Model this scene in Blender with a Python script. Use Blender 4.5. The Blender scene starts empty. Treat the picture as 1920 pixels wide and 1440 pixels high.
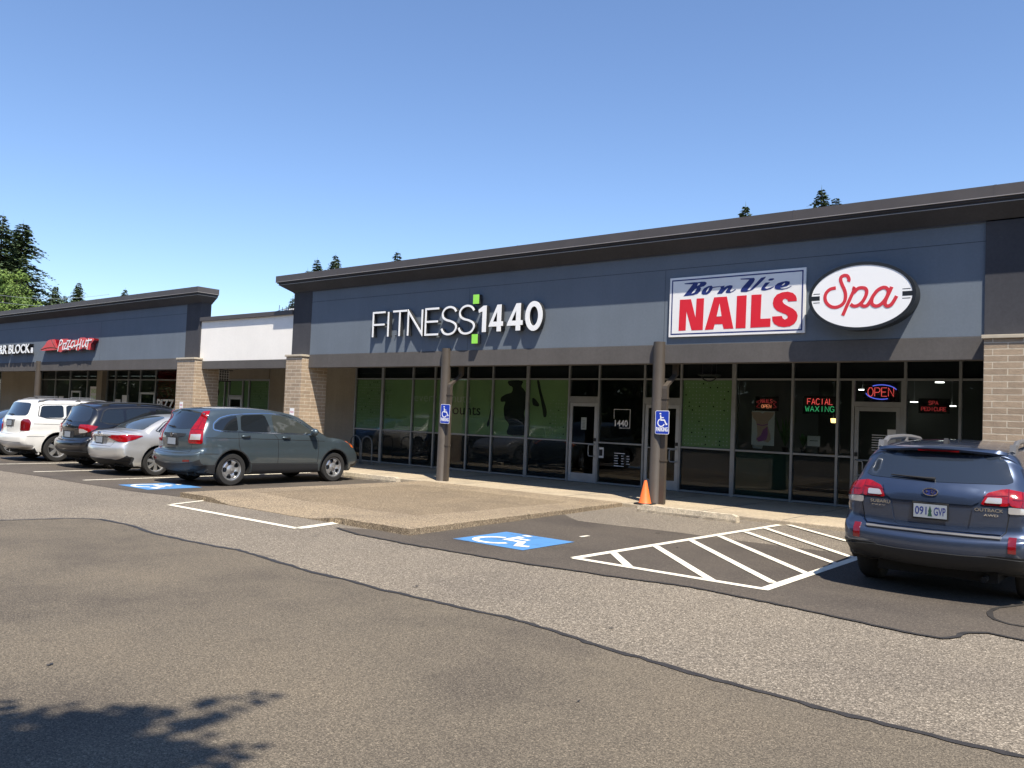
import bpy, bmesh, math, random
from mathutils import Vector, Matrix
from mathutils.bvhtree import BVHTree
from mathutils.geometry import delaunay_2d_cdt
R = math.radians
scene = bpy.context.scene
COL = scene.collection
# ---------------------------------------------------------------- camera
FPX = 1558.93
YAW, PITCH, ROLL = 0.679025, 0.0409205, 0.0392847
EYE = Vector((0, 0, 1.62))
def cam_axes():
    cy, sy = math.cos(YAW), math.sin(YAW)
    f = Vector((-sy*math.cos(PITCH), cy*math.cos(PITCH), math.sin(PITCH)))
    r = Vector((cy, sy, 0)); u = r.cross(f)
    r2 = math.cos(ROLL)*r + math.sin(ROLL)*u
    u2 = -math.sin(ROLL)*r + math.cos(ROLL)*u
    return r2, u2, f
CR, CU, CF = cam_axes()
cd = bpy.data.cameras.new('camera'); cam = bpy.data.objects.new('camera', cd); COL.objects.link(cam)
m = Matrix.Identity(4)
for i in range(3):
    m[i][0] = CR[i]; m[i][1] = CU[i]; m[i][2] = -CF[i]; m[i][3] = EYE[i]
cam.matrix_world = m
cd.sensor_width = 36; cd.lens = FPX/1920*36; cd.clip_start = .05; cd.clip_end = 3000
scene.camera = cam
# ---------------------------------------------------------------- sky, sun, exposure
TOSUN = Vector((1.45, -1.0, 3.0)).normalized()
w = bpy.data.worlds.new('World'); scene.world = w; w.use_nodes = True
nt = w.node_tree; nt.nodes.clear()
sky = nt.nodes.new('ShaderNodeTexSky'); sky.sky_type = 'NISHITA'; sky.sun_disc = False
sky.sun_elevation = math.asin(TOSUN.z); sky.sun_rotation = math.atan2(TOSUN.x, TOSUN.y)
sky.air_density = 1.0; sky.dust_density = .1; sky.ozone_density = 4.2; sky.altitude = 60
bg = nt.nodes.new('ShaderNodeBackground'); bg.inputs[1].default_value = .098
wo = nt.nodes.new('ShaderNodeOutputWorld')
tn = nt.nodes.new('ShaderNodeMix'); tn.data_type = 'RGBA'; tn.blend_type = 'MULTIPLY'; tn.inputs[0].default_value = 1; tn.inputs[7].default_value = (.93, .94, 1.0, 1)
nt.links.new(sky.outputs[0], tn.inputs[6]); nt.links.new(tn.outputs[2], bg.inputs[0]); nt.links.new(bg.outputs[0], wo.inputs[0])
sl = bpy.data.lights.new('sun', 'SUN'); sl.energy = 4.0; sl.angle = R(.53); sl.color = (1, .925, .80)
so = bpy.data.objects.new('sun', sl); COL.objects.link(so)
so.rotation_euler = TOSUN.to_track_quat('Z', 'Y').to_euler(); so.location = (20, -20, 40)
scene.view_settings.view_transform = 'Standard'; scene.view_settings.look = 'None'
scene.view_settings.exposure = 1.0; scene.view_settings.gamma = 1
scene.render.engine = 'CYCLES'
scene.cycles.max_bounces = 8; scene.cycles.transparent_max_bounces = 16
# ---------------------------------------------------------------- pixel of the 1920x1440 photo -> point in the place
def ray(x, y): return ((x-960)/FPX)*CR - ((y-720)/FPX)*CU + CF
def pz(x, y, z=0.):
    d = ray(x, y); return EYE + d*((z-EYE.z)/d.z)
def py(x, y, Y):
    d = ray(x, y); return EYE + d*(Y/d.y)
def px(x, y, X):
    d = ray(x, y); return EYE + d*(X/d.x)
F = 14.45      # plane of the painted facade
G = 17.57      # plane of the shop glass
SW = .07       # top of the walkway
# ---------------------------------------------------------------- materials
def newmat(name):
    m = bpy.data.materials.new(name); m.use_nodes = True
    return m, m.node_tree, m.node_tree.nodes['Principled BSDF']
def N(nt, t, **k):
    n = nt.nodes.new(t)
    for a, v in k.items(): setattr(n, a, v)
    return n
def rgb(c): return (c[0], c[1], c[2], 1)
def ramp(nt, fac, stops):
    r = N(nt, 'ShaderNodeValToRGB'); el = r.color_ramp.elements
    while len(el) > 1: el.remove(el[-1])
    el[0].position = stops[0][0]; el[0].color = rgb(stops[0][1])
    for p, c in stops[1:]:
        e = el.new(p); e.color = rgb(c)
    nt.links.new(fac, r.inputs[0]); return r.outputs[0]
def mixc(nt, a, b, fac, mode='MIX'):
    x = N(nt, 'ShaderNodeMix', data_type='RGBA', blend_type=mode)
    for s, v in ((0, fac), (6, a), (7, b)):
        if isinstance(v, bpy.types.NodeSocket): nt.links.new(v, x.inputs[s])
        else: x.inputs[s].default_value = v if s == 0 else rgb(v)
    return x.outputs[2]
def noise(nt, co, scale, detail=4, rough=.55):
    n = N(nt, 'ShaderNodeTexNoise'); n.inputs['Scale'].default_value = scale
    n.inputs['Detail'].default_value = detail; n.inputs['Roughness'].default_value = rough
    nt.links.new(co, n.inputs['Vector']); return n.outputs[0]
def objco(nt):
    return N(nt, 'ShaderNodeTexCoord').outputs['Object']
def bump(nt, b, h, strength, dist):
    n = N(nt, 'ShaderNodeBump'); n.inputs['Strength'].default_value = strength; n.inputs['Distance'].default_value = dist
    nt.links.new(h, n.inputs['Height']); nt.links.new(n.outputs[0], b.inputs['Normal'])
def flat(name, c, rough=.5, metal=0, spec=.5, coat=0, var=0, vs=3, bmp=0, bs=200, bd=.002):
    m, nt, b = newmat(name)
    b.inputs['Base Color'].default_value = rgb(c); b.inputs['Roughness'].default_value = rough
    b.inputs['Metallic'].default_value = metal; b.inputs['Specular IOR Level'].default_value = spec
    b.inputs['Coat Weight'].default_value = coat; b.inputs['Coat Roughness'].default_value = .04
    if var or bmp: co = objco(nt)
    if var:
        n = noise(nt, co, vs, 6, .6)
        lo = [x*(1-var) for x in c]; hi = [min(1, x*(1+var)) for x in c]
        nt.links.new(ramp(nt, n, [(.3, lo), (.7, hi)]), b.inputs['Base Color'])
    if bmp: bump(nt, b, noise(nt, co, bs, 3), bmp, bd)
    return m
def emis(name, c, s):
    m, nt, b = newmat(name)
    b.inputs['Base Color'].default_value = rgb(c); b.inputs['Emission Color'].default_value = rgb(c)
    b.inputs['Emission Strength'].default_value = s; return m
def stone_mat(name, base, speck, fine, coarse, big, rough=.85, stains=.25, bmp=.5, smooth=0.):
    """asphalt or exposed aggregate: stones, binder, big soft patches and stains"""
    m, nt, b = newmat(name); co = objco(nt)
    v = N(nt, 'ShaderNodeTexVoronoi'); v.inputs['Scale'].default_value = fine; nt.links.new(co, v.inputs['Vector'])
    sp = N(nt, 'ShaderNodeSeparateColor'); nt.links.new(v.outputs['Color'], sp.inputs[0])
    dark = [x*.42 for x in base]; mid = list(base)
    c1 = ramp(nt, sp.outputs[0], [(0, dark), (.35, [x*.75 for x in base]), (.6, mid), (.85, [x*1.25 for x in base]), (1, speck)])
    n2 = noise(nt, co, coarse, 5, .65)
    c2 = mixc(nt, c1, mixc(nt, c1, ramp(nt, n2, [(.35, (.55, .55, .55)), (.65, (1.35, 1.35, 1.35))]), .8, 'MULTIPLY'), 1.)
    if smooth: c2 = mixc(nt, c2, base, smooth)
    n3 = noise(nt, co, big, 5, .6)
    c3 = mixc(nt, c2, ramp(nt, n3, [(.3, (1-stains, 1-stains, 1-stains*.9)), (.5, (1, 1, 1)), (.72, (1+stains*.6, 1+stains*.55, 1+stains*.45))]), 1., 'MULTIPLY')
    n4 = noise(nt, co, big*5.3, 3, .5)
    c4 = mixc(nt, c3, ramp(nt, n4, [(.66, (1, 1, 1)), (.80, (.72, .72, .74))]), 1., 'MULTIPLY')
    nt.links.new(c4, b.inputs['Base Color']); b.inputs['Roughness'].default_value = rough
    b.inputs['Specular IOR Level'].default_value = .3
    bump(nt, b, v.outputs['Distance'], bmp, .006)
    return m
def brick_mat():
    m, nt, b = newmat('split_face_block')
    co = N(nt, 'ShaderNodeTexCoord').outputs['Object']
    s = N(nt, 'ShaderNodeSeparateXYZ'); nt.links.new(co, s.inputs[0])
    a = N(nt, 'ShaderNodeMath', operation='ADD'); nt.links.new(s.outputs[0], a.inputs[0]); nt.links.new(s.outputs[1], a.inputs[1])
    c = N(nt, 'ShaderNodeCombineXYZ'); nt.links.new(a.outputs[0], c.inputs[0]); nt.links.new(s.outputs[2], c.inputs[1])
    t = N(nt, 'ShaderNodeTexBrick'); nt.links.new(c.outputs[0], t.inputs['Vector'])
    t.inputs['Scale'].default_value = 1; t.inputs['Brick Width'].default_value = .40; t.inputs['Row Height'].default_value = .098
    t.inputs['Mortar Size'].default_value = .007; t.inputs['Mortar Smooth'].default_value = .1
    t.inputs['Color1'].default_value = (.42, .32, .225, 1); t.inputs['Color2'].default_value = (.32, .245, .175, 1)
    t.inputs['Mortar'].default_value = (.60, .53, .42, 1)
    n = noise(nt, co, 9, 6, .7)
    cc = mixc(nt, t.outputs[0], ramp(nt, n, [(.3, (.8, .79, .78)), (.7, (1.12, 1.1, 1.08))]), 1., 'MULTIPLY')
    nt.links.new(cc, b.inputs['Base Color']); b.inputs['Roughness'].default_value = .9
    h = N(nt, 'ShaderNodeMath', operation='MULTIPLY_ADD'); nt.links.new(t.outputs[1], h.inputs[0]); h.inputs[1].default_value = -.6
    n5 = noise(nt, co, 45, 4, .6); nt.links.new(n5, h.inputs[2])
    bump(nt, b, h.outputs[0], .9, .008)
    return m
def glass_mat(name, tint, ior=1.45):
    """thin pane: sees through, mirrors at the glass' own strength"""
    m = bpy.data.materials.new(name); m.use_nodes = True; nt = m.node_tree; nt.nodes.clear()
    o = N(nt, 'ShaderNodeOutputMaterial'); mx = N(nt, 'ShaderNodeMixShader'); fr = N(nt, 'ShaderNodeFresnel'); fr.inputs[0].default_value = ior
    tr = N(nt, 'ShaderNodeBsdfTransparent'); tr.inputs[0].default_value = rgb(tint)
    gl = N(nt, 'ShaderNodeBsdfGlossy'); gl.inputs['Roughness'].default_value = .0
    ge = N(nt, 'ShaderNodeNewGeometry'); sb = N(nt, 'ShaderNodeMath', operation='SUBTRACT'); sb.inputs[0].default_value = 1; nt.links.new(ge.outputs['Backfacing'], sb.inputs[1])
    mu = N(nt, 'ShaderNodeMath', operation='MULTIPLY'); nt.links.new(fr.outputs[0], mu.inputs[0]); nt.links.new(sb.outputs[0], mu.inputs[1])
    nt.links.new(mu.outputs[0], mx.inputs[0]); nt.links.new(tr.outputs[0], mx.inputs[1]); nt.links.new(gl.outputs[0], mx.inputs[2]); nt.links.new(mx.outputs[0], o.inputs[0])
    return m
M = {}
def wall(name, c, amt=.13):
    """rendered wall: uneven coat, faint rain streaks, roughcast grain"""
    m, nt, b = newmat(name); co = objco(nt); b.inputs['Roughness'].default_value = .9; b.inputs['Specular IOR Level'].default_value = .25
    mp = N(nt, 'ShaderNodeMapping'); mp.inputs['Scale'].default_value = (5, 5, .45); nt.links.new(co, mp.inputs[0])
    st = noise(nt, mp.outputs[0], 1., 5, .65); bl = noise(nt, co, .9, 5, .6); gr = noise(nt, co, 22, 4, .7)
    k = mixc(nt, c, ramp(nt, st, [(.38, (1-amt*.4,)*3), (.6, (1, 1, 1)), (.8, (1+amt*.5,)*3)]), 1., 'MULTIPLY')
    k = mixc(nt, k, ramp(nt, bl, [(.3, (1-amt,)*3), (.7, (1+amt*.6,)*3)]), 1., 'MULTIPLY')
    k = mixc(nt, k, ramp(nt, gr, [(.35, (1-amt*.6,)*3), (.65, (1+amt*.4,)*3)]), 1., 'MULTIPLY')
    nt.links.new(k, b.inputs['Base Color']); bump(nt, b, noise(nt, co, 140, 3), .4, .003); return m
def mats():
    M['road'] = stone_mat('old_asphalt', (.205, .174, .136), (.46, .40, .32), 115, 38, .35, stains=.2, bmp=.7, smooth=.05)
    M['patch'] = stone_mat('smooth_asphalt', (.140, .117, .088), (.27, .225, .165), 165, 60, .55, stains=.34, bmp=.5, smooth=.12)
    M['stall'] = stone_mat('sealed_asphalt', (.090, .075, .061), (.20, .17, .13), 120, 35, .5, stains=.28, bmp=.4, smooth=.45)
    M['aggregate'] = stone_mat('exposed_aggregate', (.285, .222, .150), (.55, .46, .32), 105, 35, .8, stains=.22, bmp=.7)
    mt = M['aggregate']; nt = mt.node_tree; bs = nt.nodes['Principled BSDF']; src = bs.inputs['Base Color'].links[0].from_socket
    sp = N(nt, 'ShaderNodeSeparateXYZ'); nt.links.new(objco(nt), sp.inputs[0]); fac = None
    for ax, th, op in ((0, -13.1, 'GREATER_THAN'), (0, -9.0, 'LESS_THAN'), (1, 9.0, 'GREATER_THAN'), (1, 13.0, 'LESS_THAN')):
        q = N(nt, 'ShaderNodeMath', operation=op); nt.links.new(sp.outputs[ax], q.inputs[0]); q.inputs[1].default_value = th
        if fac is None: fac = q.outputs[0]
        else:
            r = N(nt, 'ShaderNodeMath', operation='MULTIPLY'); nt.links.new(fac, r.inputs[0]); nt.links.new(q.outputs[0], r.inputs[1]); fac = r.outputs[0]
    dk = mixc(nt, src, (.80, .79, .78), 1., 'MULTIPLY'); nt.links.new(mixc(nt, src, dk, fac), bs.inputs['Base Color'])
    M['concrete'] = stone_mat('walk_concrete', (.42, .345, .245), (.55, .5, .42), 90, 20, 1.1, stains=.2, bmp=.3, smooth=.6)
    M['tar'] = flat('tar_seal', (.034, .031, .029), .55, var=.3, vs=12, bmp=.4, bs=60)
    # worn paint
    def paint(name, c, wear):
        m, nt, b = newmat(name); co = objco(nt)
        n = noise(nt, co, 28, 8, .75); n2 = noise(nt, co, 4, 3)
        ad = N(nt, 'ShaderNodeMath', operation='ADD'); nt.links.new(n, ad.inputs[0]); nt.links.new(n2, ad.inputs[1])
        c1 = ramp(nt, ad.outputs[0], [(wear-.06, (.13, .12, .105)), (wear+.02, [x*.8 for x in c]), (wear+.25, c)])
        nt.links.new(c1, b.inputs['Base Color']); b.inputs['Roughness'].default_value = .75
        bump(nt, b, noise(nt, co, 110, 3), .5, .003); return m
    M['line'] = paint('white_line_paint', (.80, .74, .60), .80)
    M['line2'] = paint('fresh_line_paint', (.80, .74, .60), .72)
    M['bluepaint'] = paint('blue_pavement_paint', (.075, .22, .46), .78)
    M['blue'] = wall('blue_grey_stucco', (.146, .174, .210), .07)
    M['brown'] = wall('dark_charcoal_trim', (.060, .061, .070))
    M['beam'] = wall('taupe_beam', (.108, .100, .096))
    M['flash'] = flat('metal_coping', (.088, .078, .076), .55, metal=.2, var=.08, vs=2)
    M['flashline'] = flat('coping_hem_and_sun_line', (.42, .37, .33), .4, metal=.5)
    M['white'] = wall('cream_stucco', (.86, .825, .77), .04)
    M['tan'] = wall('tan_render', (.30, .26, .20))
    M['joint'] = flat('joint', (.05, .06, .075), .9)
    M['brick'] = brick_mat()
    M['cap'] = flat('stone_cap', (.46, .40, .31), .85, var=.12, vs=6, bmp=.3, bs=60)
    M['alu'] = flat('anodised_aluminium', (.30, .31, .31), .42, metal=.55, var=.1, vs=5)
    M['alu2'] = flat('bright_aluminium', (.42, .43, .43), .4, metal=.5, var=.08, vs=5)
    M['glass'] = glass_mat('shop_glass', (.72, .76, .75), 1.42)
    M['spandrel'] = flat('black_backing', (.010, .012, .018), .5)
    M['darkgreen'] = flat('dark_green_backing', (.012, .055, .03), .6)
    M['vinyl'] = flat('green_vinyl', (.42, .62, .27), .6, var=.06, vs=2)
    M['vinyldot'] = flat('pale_green_dot', (.80, .88, .70), .6)
    M['black'] = flat('black', (.012, .012, .013), .6)
    M['decal'] = flat('dark_print', (.022, .03, .022), .6)
    M['room'] = flat('room_paint', (.16, .16, .15), .9)
    M['roomfloor'] = flat('room_floor', (.10, .09, .08), .6)
    M['roof'] = flat('roofing', (.22, .21, .2), .9, var=.15)
    M['signwhite'] = flat('sign_white', (.87, .87, .87), .35, coat=.2)
    M['signface'] = flat('sign_face', (.83, .82, .81), .3, coat=.2, var=.02)
    M['signred'] = flat('sign_red', (.68, .02, .035), .35, coat=.2)
    M['scriptred'] = flat('script_red', (.62, .04, .055), .35, coat=.2)
    M['navy'] = flat('navy', (.018, .03, .16), .4)
    M['signblack'] = flat('sign_black', (.015, .017, .02), .4)
    M['lime'] = flat('lime_sign', (.33, .80, .10), .35, coat=.2)
    M['return'] = flat('letter_return', (.03, .032, .035), .45)
    M['hered'] = flat('hut_red', (.62, .03, .03), .35, coat=.2)
    M['signblue'] = flat('parking_blue', (.015, .05, .42), .35)
    M['paper'] = flat('paper', (.72, .72, .70), .6)
    M['magenta'] = flat('magenta_ink', (.45, .05, .14), .6)
    M['post'] = flat('post_taupe', (.070, .057, .045), .5, var=.1, vs=4)
    M['cone'] = flat('cone_orange', (.85, .17, .035), .5, var=.08, vs=9)
    M['stop'] = stone_mat('wheel_stop_concrete', (.56, .48, .36), (.6, .54, .44), 80, 14, 2., stains=.25, bmp=.4, smooth=.5)
    M['skin'] = flat('printed_skin', (.62, .42, .34), .6)
    M['purple'] = flat('printed_purple', (.40, .12, .36), .6)
    M['leaf'] = None
    # cars
    M['tyre'] = flat('tyre_rubber', (.022, .021, .02), .8, bmp=.2, bs=60)
    M['rim'] = flat('alloy', (.52, .52, .52), .3, metal=.75)
    M['rimdark'] = flat('wheel_dark', (.02, .02, .02), .6)
    M['plastic'] = flat('black_plastic', (.022, .023, .025), .55, bmp=.15, bs=300)
    M['under'] = flat('underbody', (.010, .010, .010), .9)
    M['carglass'] = flat('car_glass', (.012, .015, .018), .03, spec=.6, coat=.5)
    M['carglass2'] = flat('car_glass_clear', (.045, .05, .045), .03, spec=.6, coat=.5)
    M['chrome'] = flat('chrome', (.75, .75, .76), .12, metal=1)
    M['gap'] = flat('panel_gap', (.006, .006, .007), .8)
    M['lred'] = flat('lamp_red', (.26, .003, .006), .14, coat=.6, var=.35, vs=22, bmp=.35, bs=60)
    M['lredd'] = flat('lamp_dark_red', (.15, .004, .007), .1, coat=1)
    M['lclear'] = flat('lamp_clear', (.50, .48, .47), .12, metal=.35, coat=1, bmp=.3, bs=90)
    M['amber'] = flat('lamp_amber', (.85, .16, .02), .1, coat=1)
    M['rail'] = flat('rail_grey', (.12, .12, .125), .45, coat=.2)
    M['plate'] = flat('plate_white_in_shade', (.27, .30, .34), .4)  # white plate, base darkened to carry the shade of its recess
    M['rearglass'] = flat('dusty_rear_glass', (.018, .024, .035), .12, spec=.6, coat=.5)
mats()
def carpaint(name, c, metal=.45, rough=.32, dust=.35):
    m, nt, b = newmat(name); co = objco(nt)
    b.inputs['Metallic'].default_value = metal; b.inputs['Roughness'].default_value = rough
    b.inputs['Coat Weight'].default_value = 1; b.inputs['Coat Roughness'].default_value = .03
    n = noise(nt, co, 3, 5); s = N(nt, 'ShaderNodeSeparateXYZ'); nt.links.new(co, s.inputs[0])
    # road dust low on the body
    z = N(nt, 'ShaderNodeMapRange'); nt.links.new(s.outputs[2], z.inputs[0]); z.inputs[1].default_value = .2; z.inputs[2].default_value = .75; z.inputs[3].default_value = dust; z.inputs[4].default_value = dust*.08
    q = N(nt, 'ShaderNodeMath', operation='MULTIPLY'); nt.links.new(n, q.inputs[0]); nt.links.new(z.outputs[0], q.inputs[1])
    nt.links.new(mixc(nt, c, (.22, .20, .17), q.outputs[0]), b.inputs['Base Color'])
    return m
# ---------------------------------------------------------------- mesh helpers
class MB:
    def __init__(s): s.v = []; s.f = []; s.m = []; s.ml = []; s.cur = 0
    def mat(s, m):
        if m not in s.ml: s.ml.append(m)
        s.cur = s.ml.index(m); return s
    def add(s, vs, fs):
        o = len(s.v); s.v += [tuple(v) for v in vs]
        for f in fs: s.f.append(tuple(i+o for i in f)); s.m.append(s.cur)
        return s
    def box(s, a, b):
        x0, y0, z0 = [min(a[i], b[i]) for i in range(3)]; x1, y1, z1 = [max(a[i], b[i]) for i in range(3)]
        return s.add([(x0,y0,z0),(x1,y0,z0),(x1,y1,z0),(x0,y1,z0),(x0,y0,z1),(x1,y0,z1),(x1,y1,z1),(x0,y1,z1)],
            [(0,3,2,1),(4,5,6,7),(0,1,5,4),(1,2,6,5),(2,3,7,6),(3,0,4,7)])
    def prism(s, pts, d):
        """pts: planar loop of 3D points, extruded by vector d"""
        n = len(pts); pts = [Vector(p) for p in pts]; d = Vector(d)
        fs = [tuple(range(n))[::-1], tuple(range(n, 2*n))]
        fs += [(i, (i+1) % n, n+(i+1) % n, n+i) for i in range(n)]
        return s.add(pts+[p+d for p in pts], fs)
    def tube(s, pts, r, n=8, caps=True):
        pts = [Vector(p) for p in pts]; rr = r if isinstance(r, (list, tuple)) else [r]*len(pts)
        vs = []; fs = []; last = None
        for i, p in enumerate(pts):
            t = (pts[min(i+1, len(pts)-1)]-pts[max(i-1, 0)]).normalized()
            if last is None:
                a = t.orthogonal().normalized()
            else:
                a = (last - t*last.dot(t)).normalized()
            last = a; b = t.cross(a)
            for k in range(n):
                an = 2*math.pi*k/n; vs.append(p + (a*math.cos(an)+b*math.sin(an))*rr[i])
        for i in range(len(pts)-1):
            for k in range(n): fs.append((i*n+k, i*n+(k+1) % n, (i+1)*n+(k+1) % n, (i+1)*n+k))
        if caps: fs.append(tuple(range(n))[::-1]); fs.append(tuple(range((len(pts)-1)*n, len(pts)*n)))
        return s.add(vs, fs)
    def lathe(s, prof, axis='z', n=32, c=(0,0,0)):
        """prof: (r, h) pairs round an axis through c"""
        vs = []; fs = []; c = Vector(c)
        for r, h in prof:
            for k in range(n):
                a = 2*math.pi*k/n; u, v = r*math.cos(a), r*math.sin(a)
                vs.append(c + Vector((u, v, h) if axis == 'z' else (u, h, v)))
        for i in range(len(prof)-1):
            for k in range(n):
                q = (i*n+k, i*n+(k+1) % n, (i+1)*n+(k+1) % n, (i+1)*n+k); fs.append(q if axis == 'z' else q[::-1])
        return s.add(vs, fs)
    def stroke(s, pts, wd, P, d, closed=False, taper=None):
        """flat ribbon letter stroke: 2D pts mapped by P(u,v)->Vector, width wd, thickness vector d"""
        pts = [Vector(p) for p in pts]; n = len(pts); L = []; Rr = []
        for i in range(n):
            if closed: a, b = pts[i-1], pts[(i+1) % n]; t1 = (pts[i]-a).normalized(); t2 = (b-pts[i]).normalized()
            else:
                t1 = (pts[i]-pts[i-1]).normalized() if i else (pts[1]-pts[0]).normalized()
                t2 = (pts[i+1]-pts[i]).normalized() if i < n-1 else t1
            n1 = Vector((-t1.y, t1.x)); n2 = Vector((-t2.y, t2.x)); nn = (n1+n2)
            nn = nn.normalized() if nn.length > 1e-6 else n1
            k = 1/max(.35, nn.dot(n1)); wdi = wd*(taper[i] if taper else 1)
            L.append(pts[i]+nn*wdi/2*k); Rr.append(pts[i]-nn*wdi/2*k)
        D = Vector(d); A = [P(p.x, p.y) for p in L]; B = [P(p.x, p.y) for p in Rr]
        vs = A + B + [p+D for p in A] + [p+D for p in B]; fs = []
        m = n if closed else n-1
        for i in range(m):
            j = (i+1) % n
            fs += [(i, j, n+j, n+i), (2*n+i, 3*n+i, 3*n+j, 2*n+j), (i, 2*n+i, 2*n+j, j), (n+i, n+j, 3*n+j, 3*n+i)]
        if not closed: fs += [(0, n, 3*n, 2*n), (n-1, 3*n-1, 4*n-1, 2*n-1)]
        return s.add(vs, fs)
    def mesh(s, name):
        me = bpy.data.meshes.new(name); me.from_pydata(s.v, [], s.f)
        for x in s.ml: me.materials.append(x)
        me.polygons.foreach_set('material_index', s.m)
        me.validate(); bm = bmesh.new(); bm.from_mesh(me); bmesh.ops.recalc_face_normals(bm, faces=bm.faces); bm.to_mesh(me); bm.free()
        return me
    def build(s, name, parent=None, smooth=None, bevel=0, loc=None, **tags):
        me = s.mesh(name); o = bpy.data.objects.new(name, me); COL.objects.link(o)
        if smooth is not None:
            me.polygons.foreach_set('use_smooth', [True]*len(me.polygons))
            me.set_sharp_from_angle(angle=R(smooth))
        if bevel:
            b = o.modifiers.new('bevel', 'BEVEL'); b.width = bevel; b.segments = 2; b.limit_method = 'ANGLE'; b.angle_limit = R(40)
        if parent is not None: o.parent = parent
        if loc is not None: o.location = loc
        for k, v in tags.items(): o[k] = v
        return o
def mb(m): return MB().mat(m)
def thing(name, label, cat, loc=(0,0,0), rz=0, group=None):
    o = bpy.data.objects.new(name, None); COL.objects.link(o); o.location = loc; o.rotation_euler = (0,0,rz)
    o.empty_display_size = .2; tag(o, label, cat, group); return o
def tag(o, label, cat, group=None):
    o['label'] = label; o['category'] = cat
    if group: o['group'] = group
    return o
def struct(o): o['kind'] = 'structure'; return o
def kids(o): return [c for c in bpy.data.objects if c.parent == o]
def dup(o, loc, rz, label, parent=None, group=None, scale=None):
    def rec(a, par):
        c = a.copy(); COL.objects.link(c)
        if par is not None: c.parent = par
        for ch in kids(a): rec(ch, c)
        return c
    r = rec(o, parent); r.location = loc; r.rotation_euler = (0,0,rz); r['label'] = label
    if group: r['group'] = group
    if scale: r.scale = scale
    return r
def cr(pts, n=8, closed=False):
    """Catmull-Rom through 2D/3D points"""
    P = [Vector(p) for p in pts]; out = []
    m = len(P) if closed else len(P)-1
    for i in range(m):
        g = (lambda k: P[k % len(P)]) if closed else (lambda k: P[max(0, min(len(P)-1, k))])
        a, b, c, d = g(i-1), g(i), g(i+1), g(i+2)
        for j in range(n):
            t = j/n
            out.append(.5*((2*b)+(c-a)*t+(2*a-5*b+4*c-d)*t*t+(3*b-a-3*c+d)*t**3))
    if not closed: out.append(P[-1])
    return out
def chaikin(p, it=2, f=.25):
    p = [Vector(q) for q in p]
    for _ in range(it):
        o = []
        for i in range(len(p)):
            a, b = p[i], p[(i+1) % len(p)]; o += [a.lerp(b, f), a.lerp(b, 1-f)]
        p = o
    return p
def resample(p, d, closed=True):
    out = []; n = len(p)
    for i in range(n if closed else n-1):
        a, b = p[i], p[(i+1) % n]; k = max(1, round((b-a).length/d))
        out += [a.lerp(b, j/k) for j in range(k)]
    if not closed: out.append(p[-1])
    return out
def inside(p, q):
    c = False; n = len(q); j = n-1
    for i in range(n):
        if (q[i][1] > p[1]) != (q[j][1] > p[1]) and p[0] < (q[j][0]-q[i][0])*(p[1]-q[i][1])/(q[j][1]-q[i][1])+q[i][0]: c = not c
        j = i
    return c
def segdist(p, a, b):
    ab = b-a; t = max(0, min(1, (p-a).dot(ab)/max(1e-9, ab.length_squared))); return (p-a-ab*t).length
def fillpoly(b, grid):
    """triangulate loop b (2D) with interior grid points; boundary vertices keep their index"""
    b = [Vector(q[:2]) for q in b]; xs = [q.x for q in b]; ys = [q.y for q in b]; pts = list(b)
    x = min(xs)+grid/2
    while x < max(xs):
        y = min(ys)+grid/2
        while y < max(ys):
            p = Vector((x, y))
            if inside(p, b) and min(segdist(p, b[i-1], b[i]) for i in range(len(b))) > grid*.35: pts.append(p)
            y += grid
        x += grid
    r = delaunay_2d_cdt(pts, [], [list(range(len(b)))], 1, 1e-6)
    return r[0], r[2]
def shape2(b, pts, P, d, grid=.12):
    """filled 2D outline mapped by P, thickness vector d"""
    vs, fs = fillpoly(pts, grid); n = len(vs); A = [P(v.x, v.y) for v in vs]; D = Vector(d); k = len(pts)
    b.add(A+[a+D for a in A], [tuple(f) for f in fs]+[tuple(i+n for i in f) for f in fs]+[(i, (i+1) % k, n+(i+1) % k, n+i) for i in range(k)])
TXT = {}
def text_geo(st, bold=0.):
    k = (st, bold)
    if k in TXT: return TXT[k]
    cu = bpy.data.curves.new('t', 'FONT'); cu.body = st; cu.offset = bold; cu.resolution_u = 4; cu.fill_mode = 'FRONT'
    o = bpy.data.objects.new('t', cu); COL.objects.link(o); bpy.context.view_layer.update()
    dg = bpy.context.evaluated_depsgraph_get(); me = bpy.data.meshes.new_from_object(o.evaluated_get(dg))
    bm = bmesh.new(); bm.from_mesh(me); bmesh.ops.remove_doubles(bm, verts=bm.verts, dist=1e-5); bm.verts.index_update()
    vs = [v.co.copy() for v in bm.verts]; fs = [[v.index for v in f.verts] for f in bm.faces]
    es = [(e.verts[0].index, e.verts[1].index) for e in bm.edges if len(e.link_faces) == 1]
    bm.free(); bpy.data.objects.remove(o); bpy.data.meshes.remove(me)
    x0 = min(v.x for v in vs); x1 = max(v.x for v in vs); y0 = min(v.y for v in vs); y1 = max(v.y for v in vs)
    vs = [Vector(((v.x-x0)/(x1-x0), (v.y-y0)/(y1-y0))) for v in vs]
    TXT[k] = (vs, fs, es); return TXT[k]
def put_text(b, st, P, d, bold=0.):
    """text filling the unit square mapped by P(u,v); thickness vector d"""
    vs, fs, es = text_geo(st, bold); n = len(vs); A = [P(v.x, v.y) for v in vs]; D = Vector(d)
    b.add(A+[a+D for a in A], [tuple(f) for f in fs]+[tuple(i+n for i in f) for f in fs]+[(e[0], e[1], e[1]+n, e[0]+n) for e in es])
def rectP(x0, z0, x1, z1, Y, shear=0):   # unit square -> rectangle on a facade plane
    return lambda u, v: Vector((x0+(x1-x0)*u+shear*v, Y, z0+(z1-z0)*v))
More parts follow.
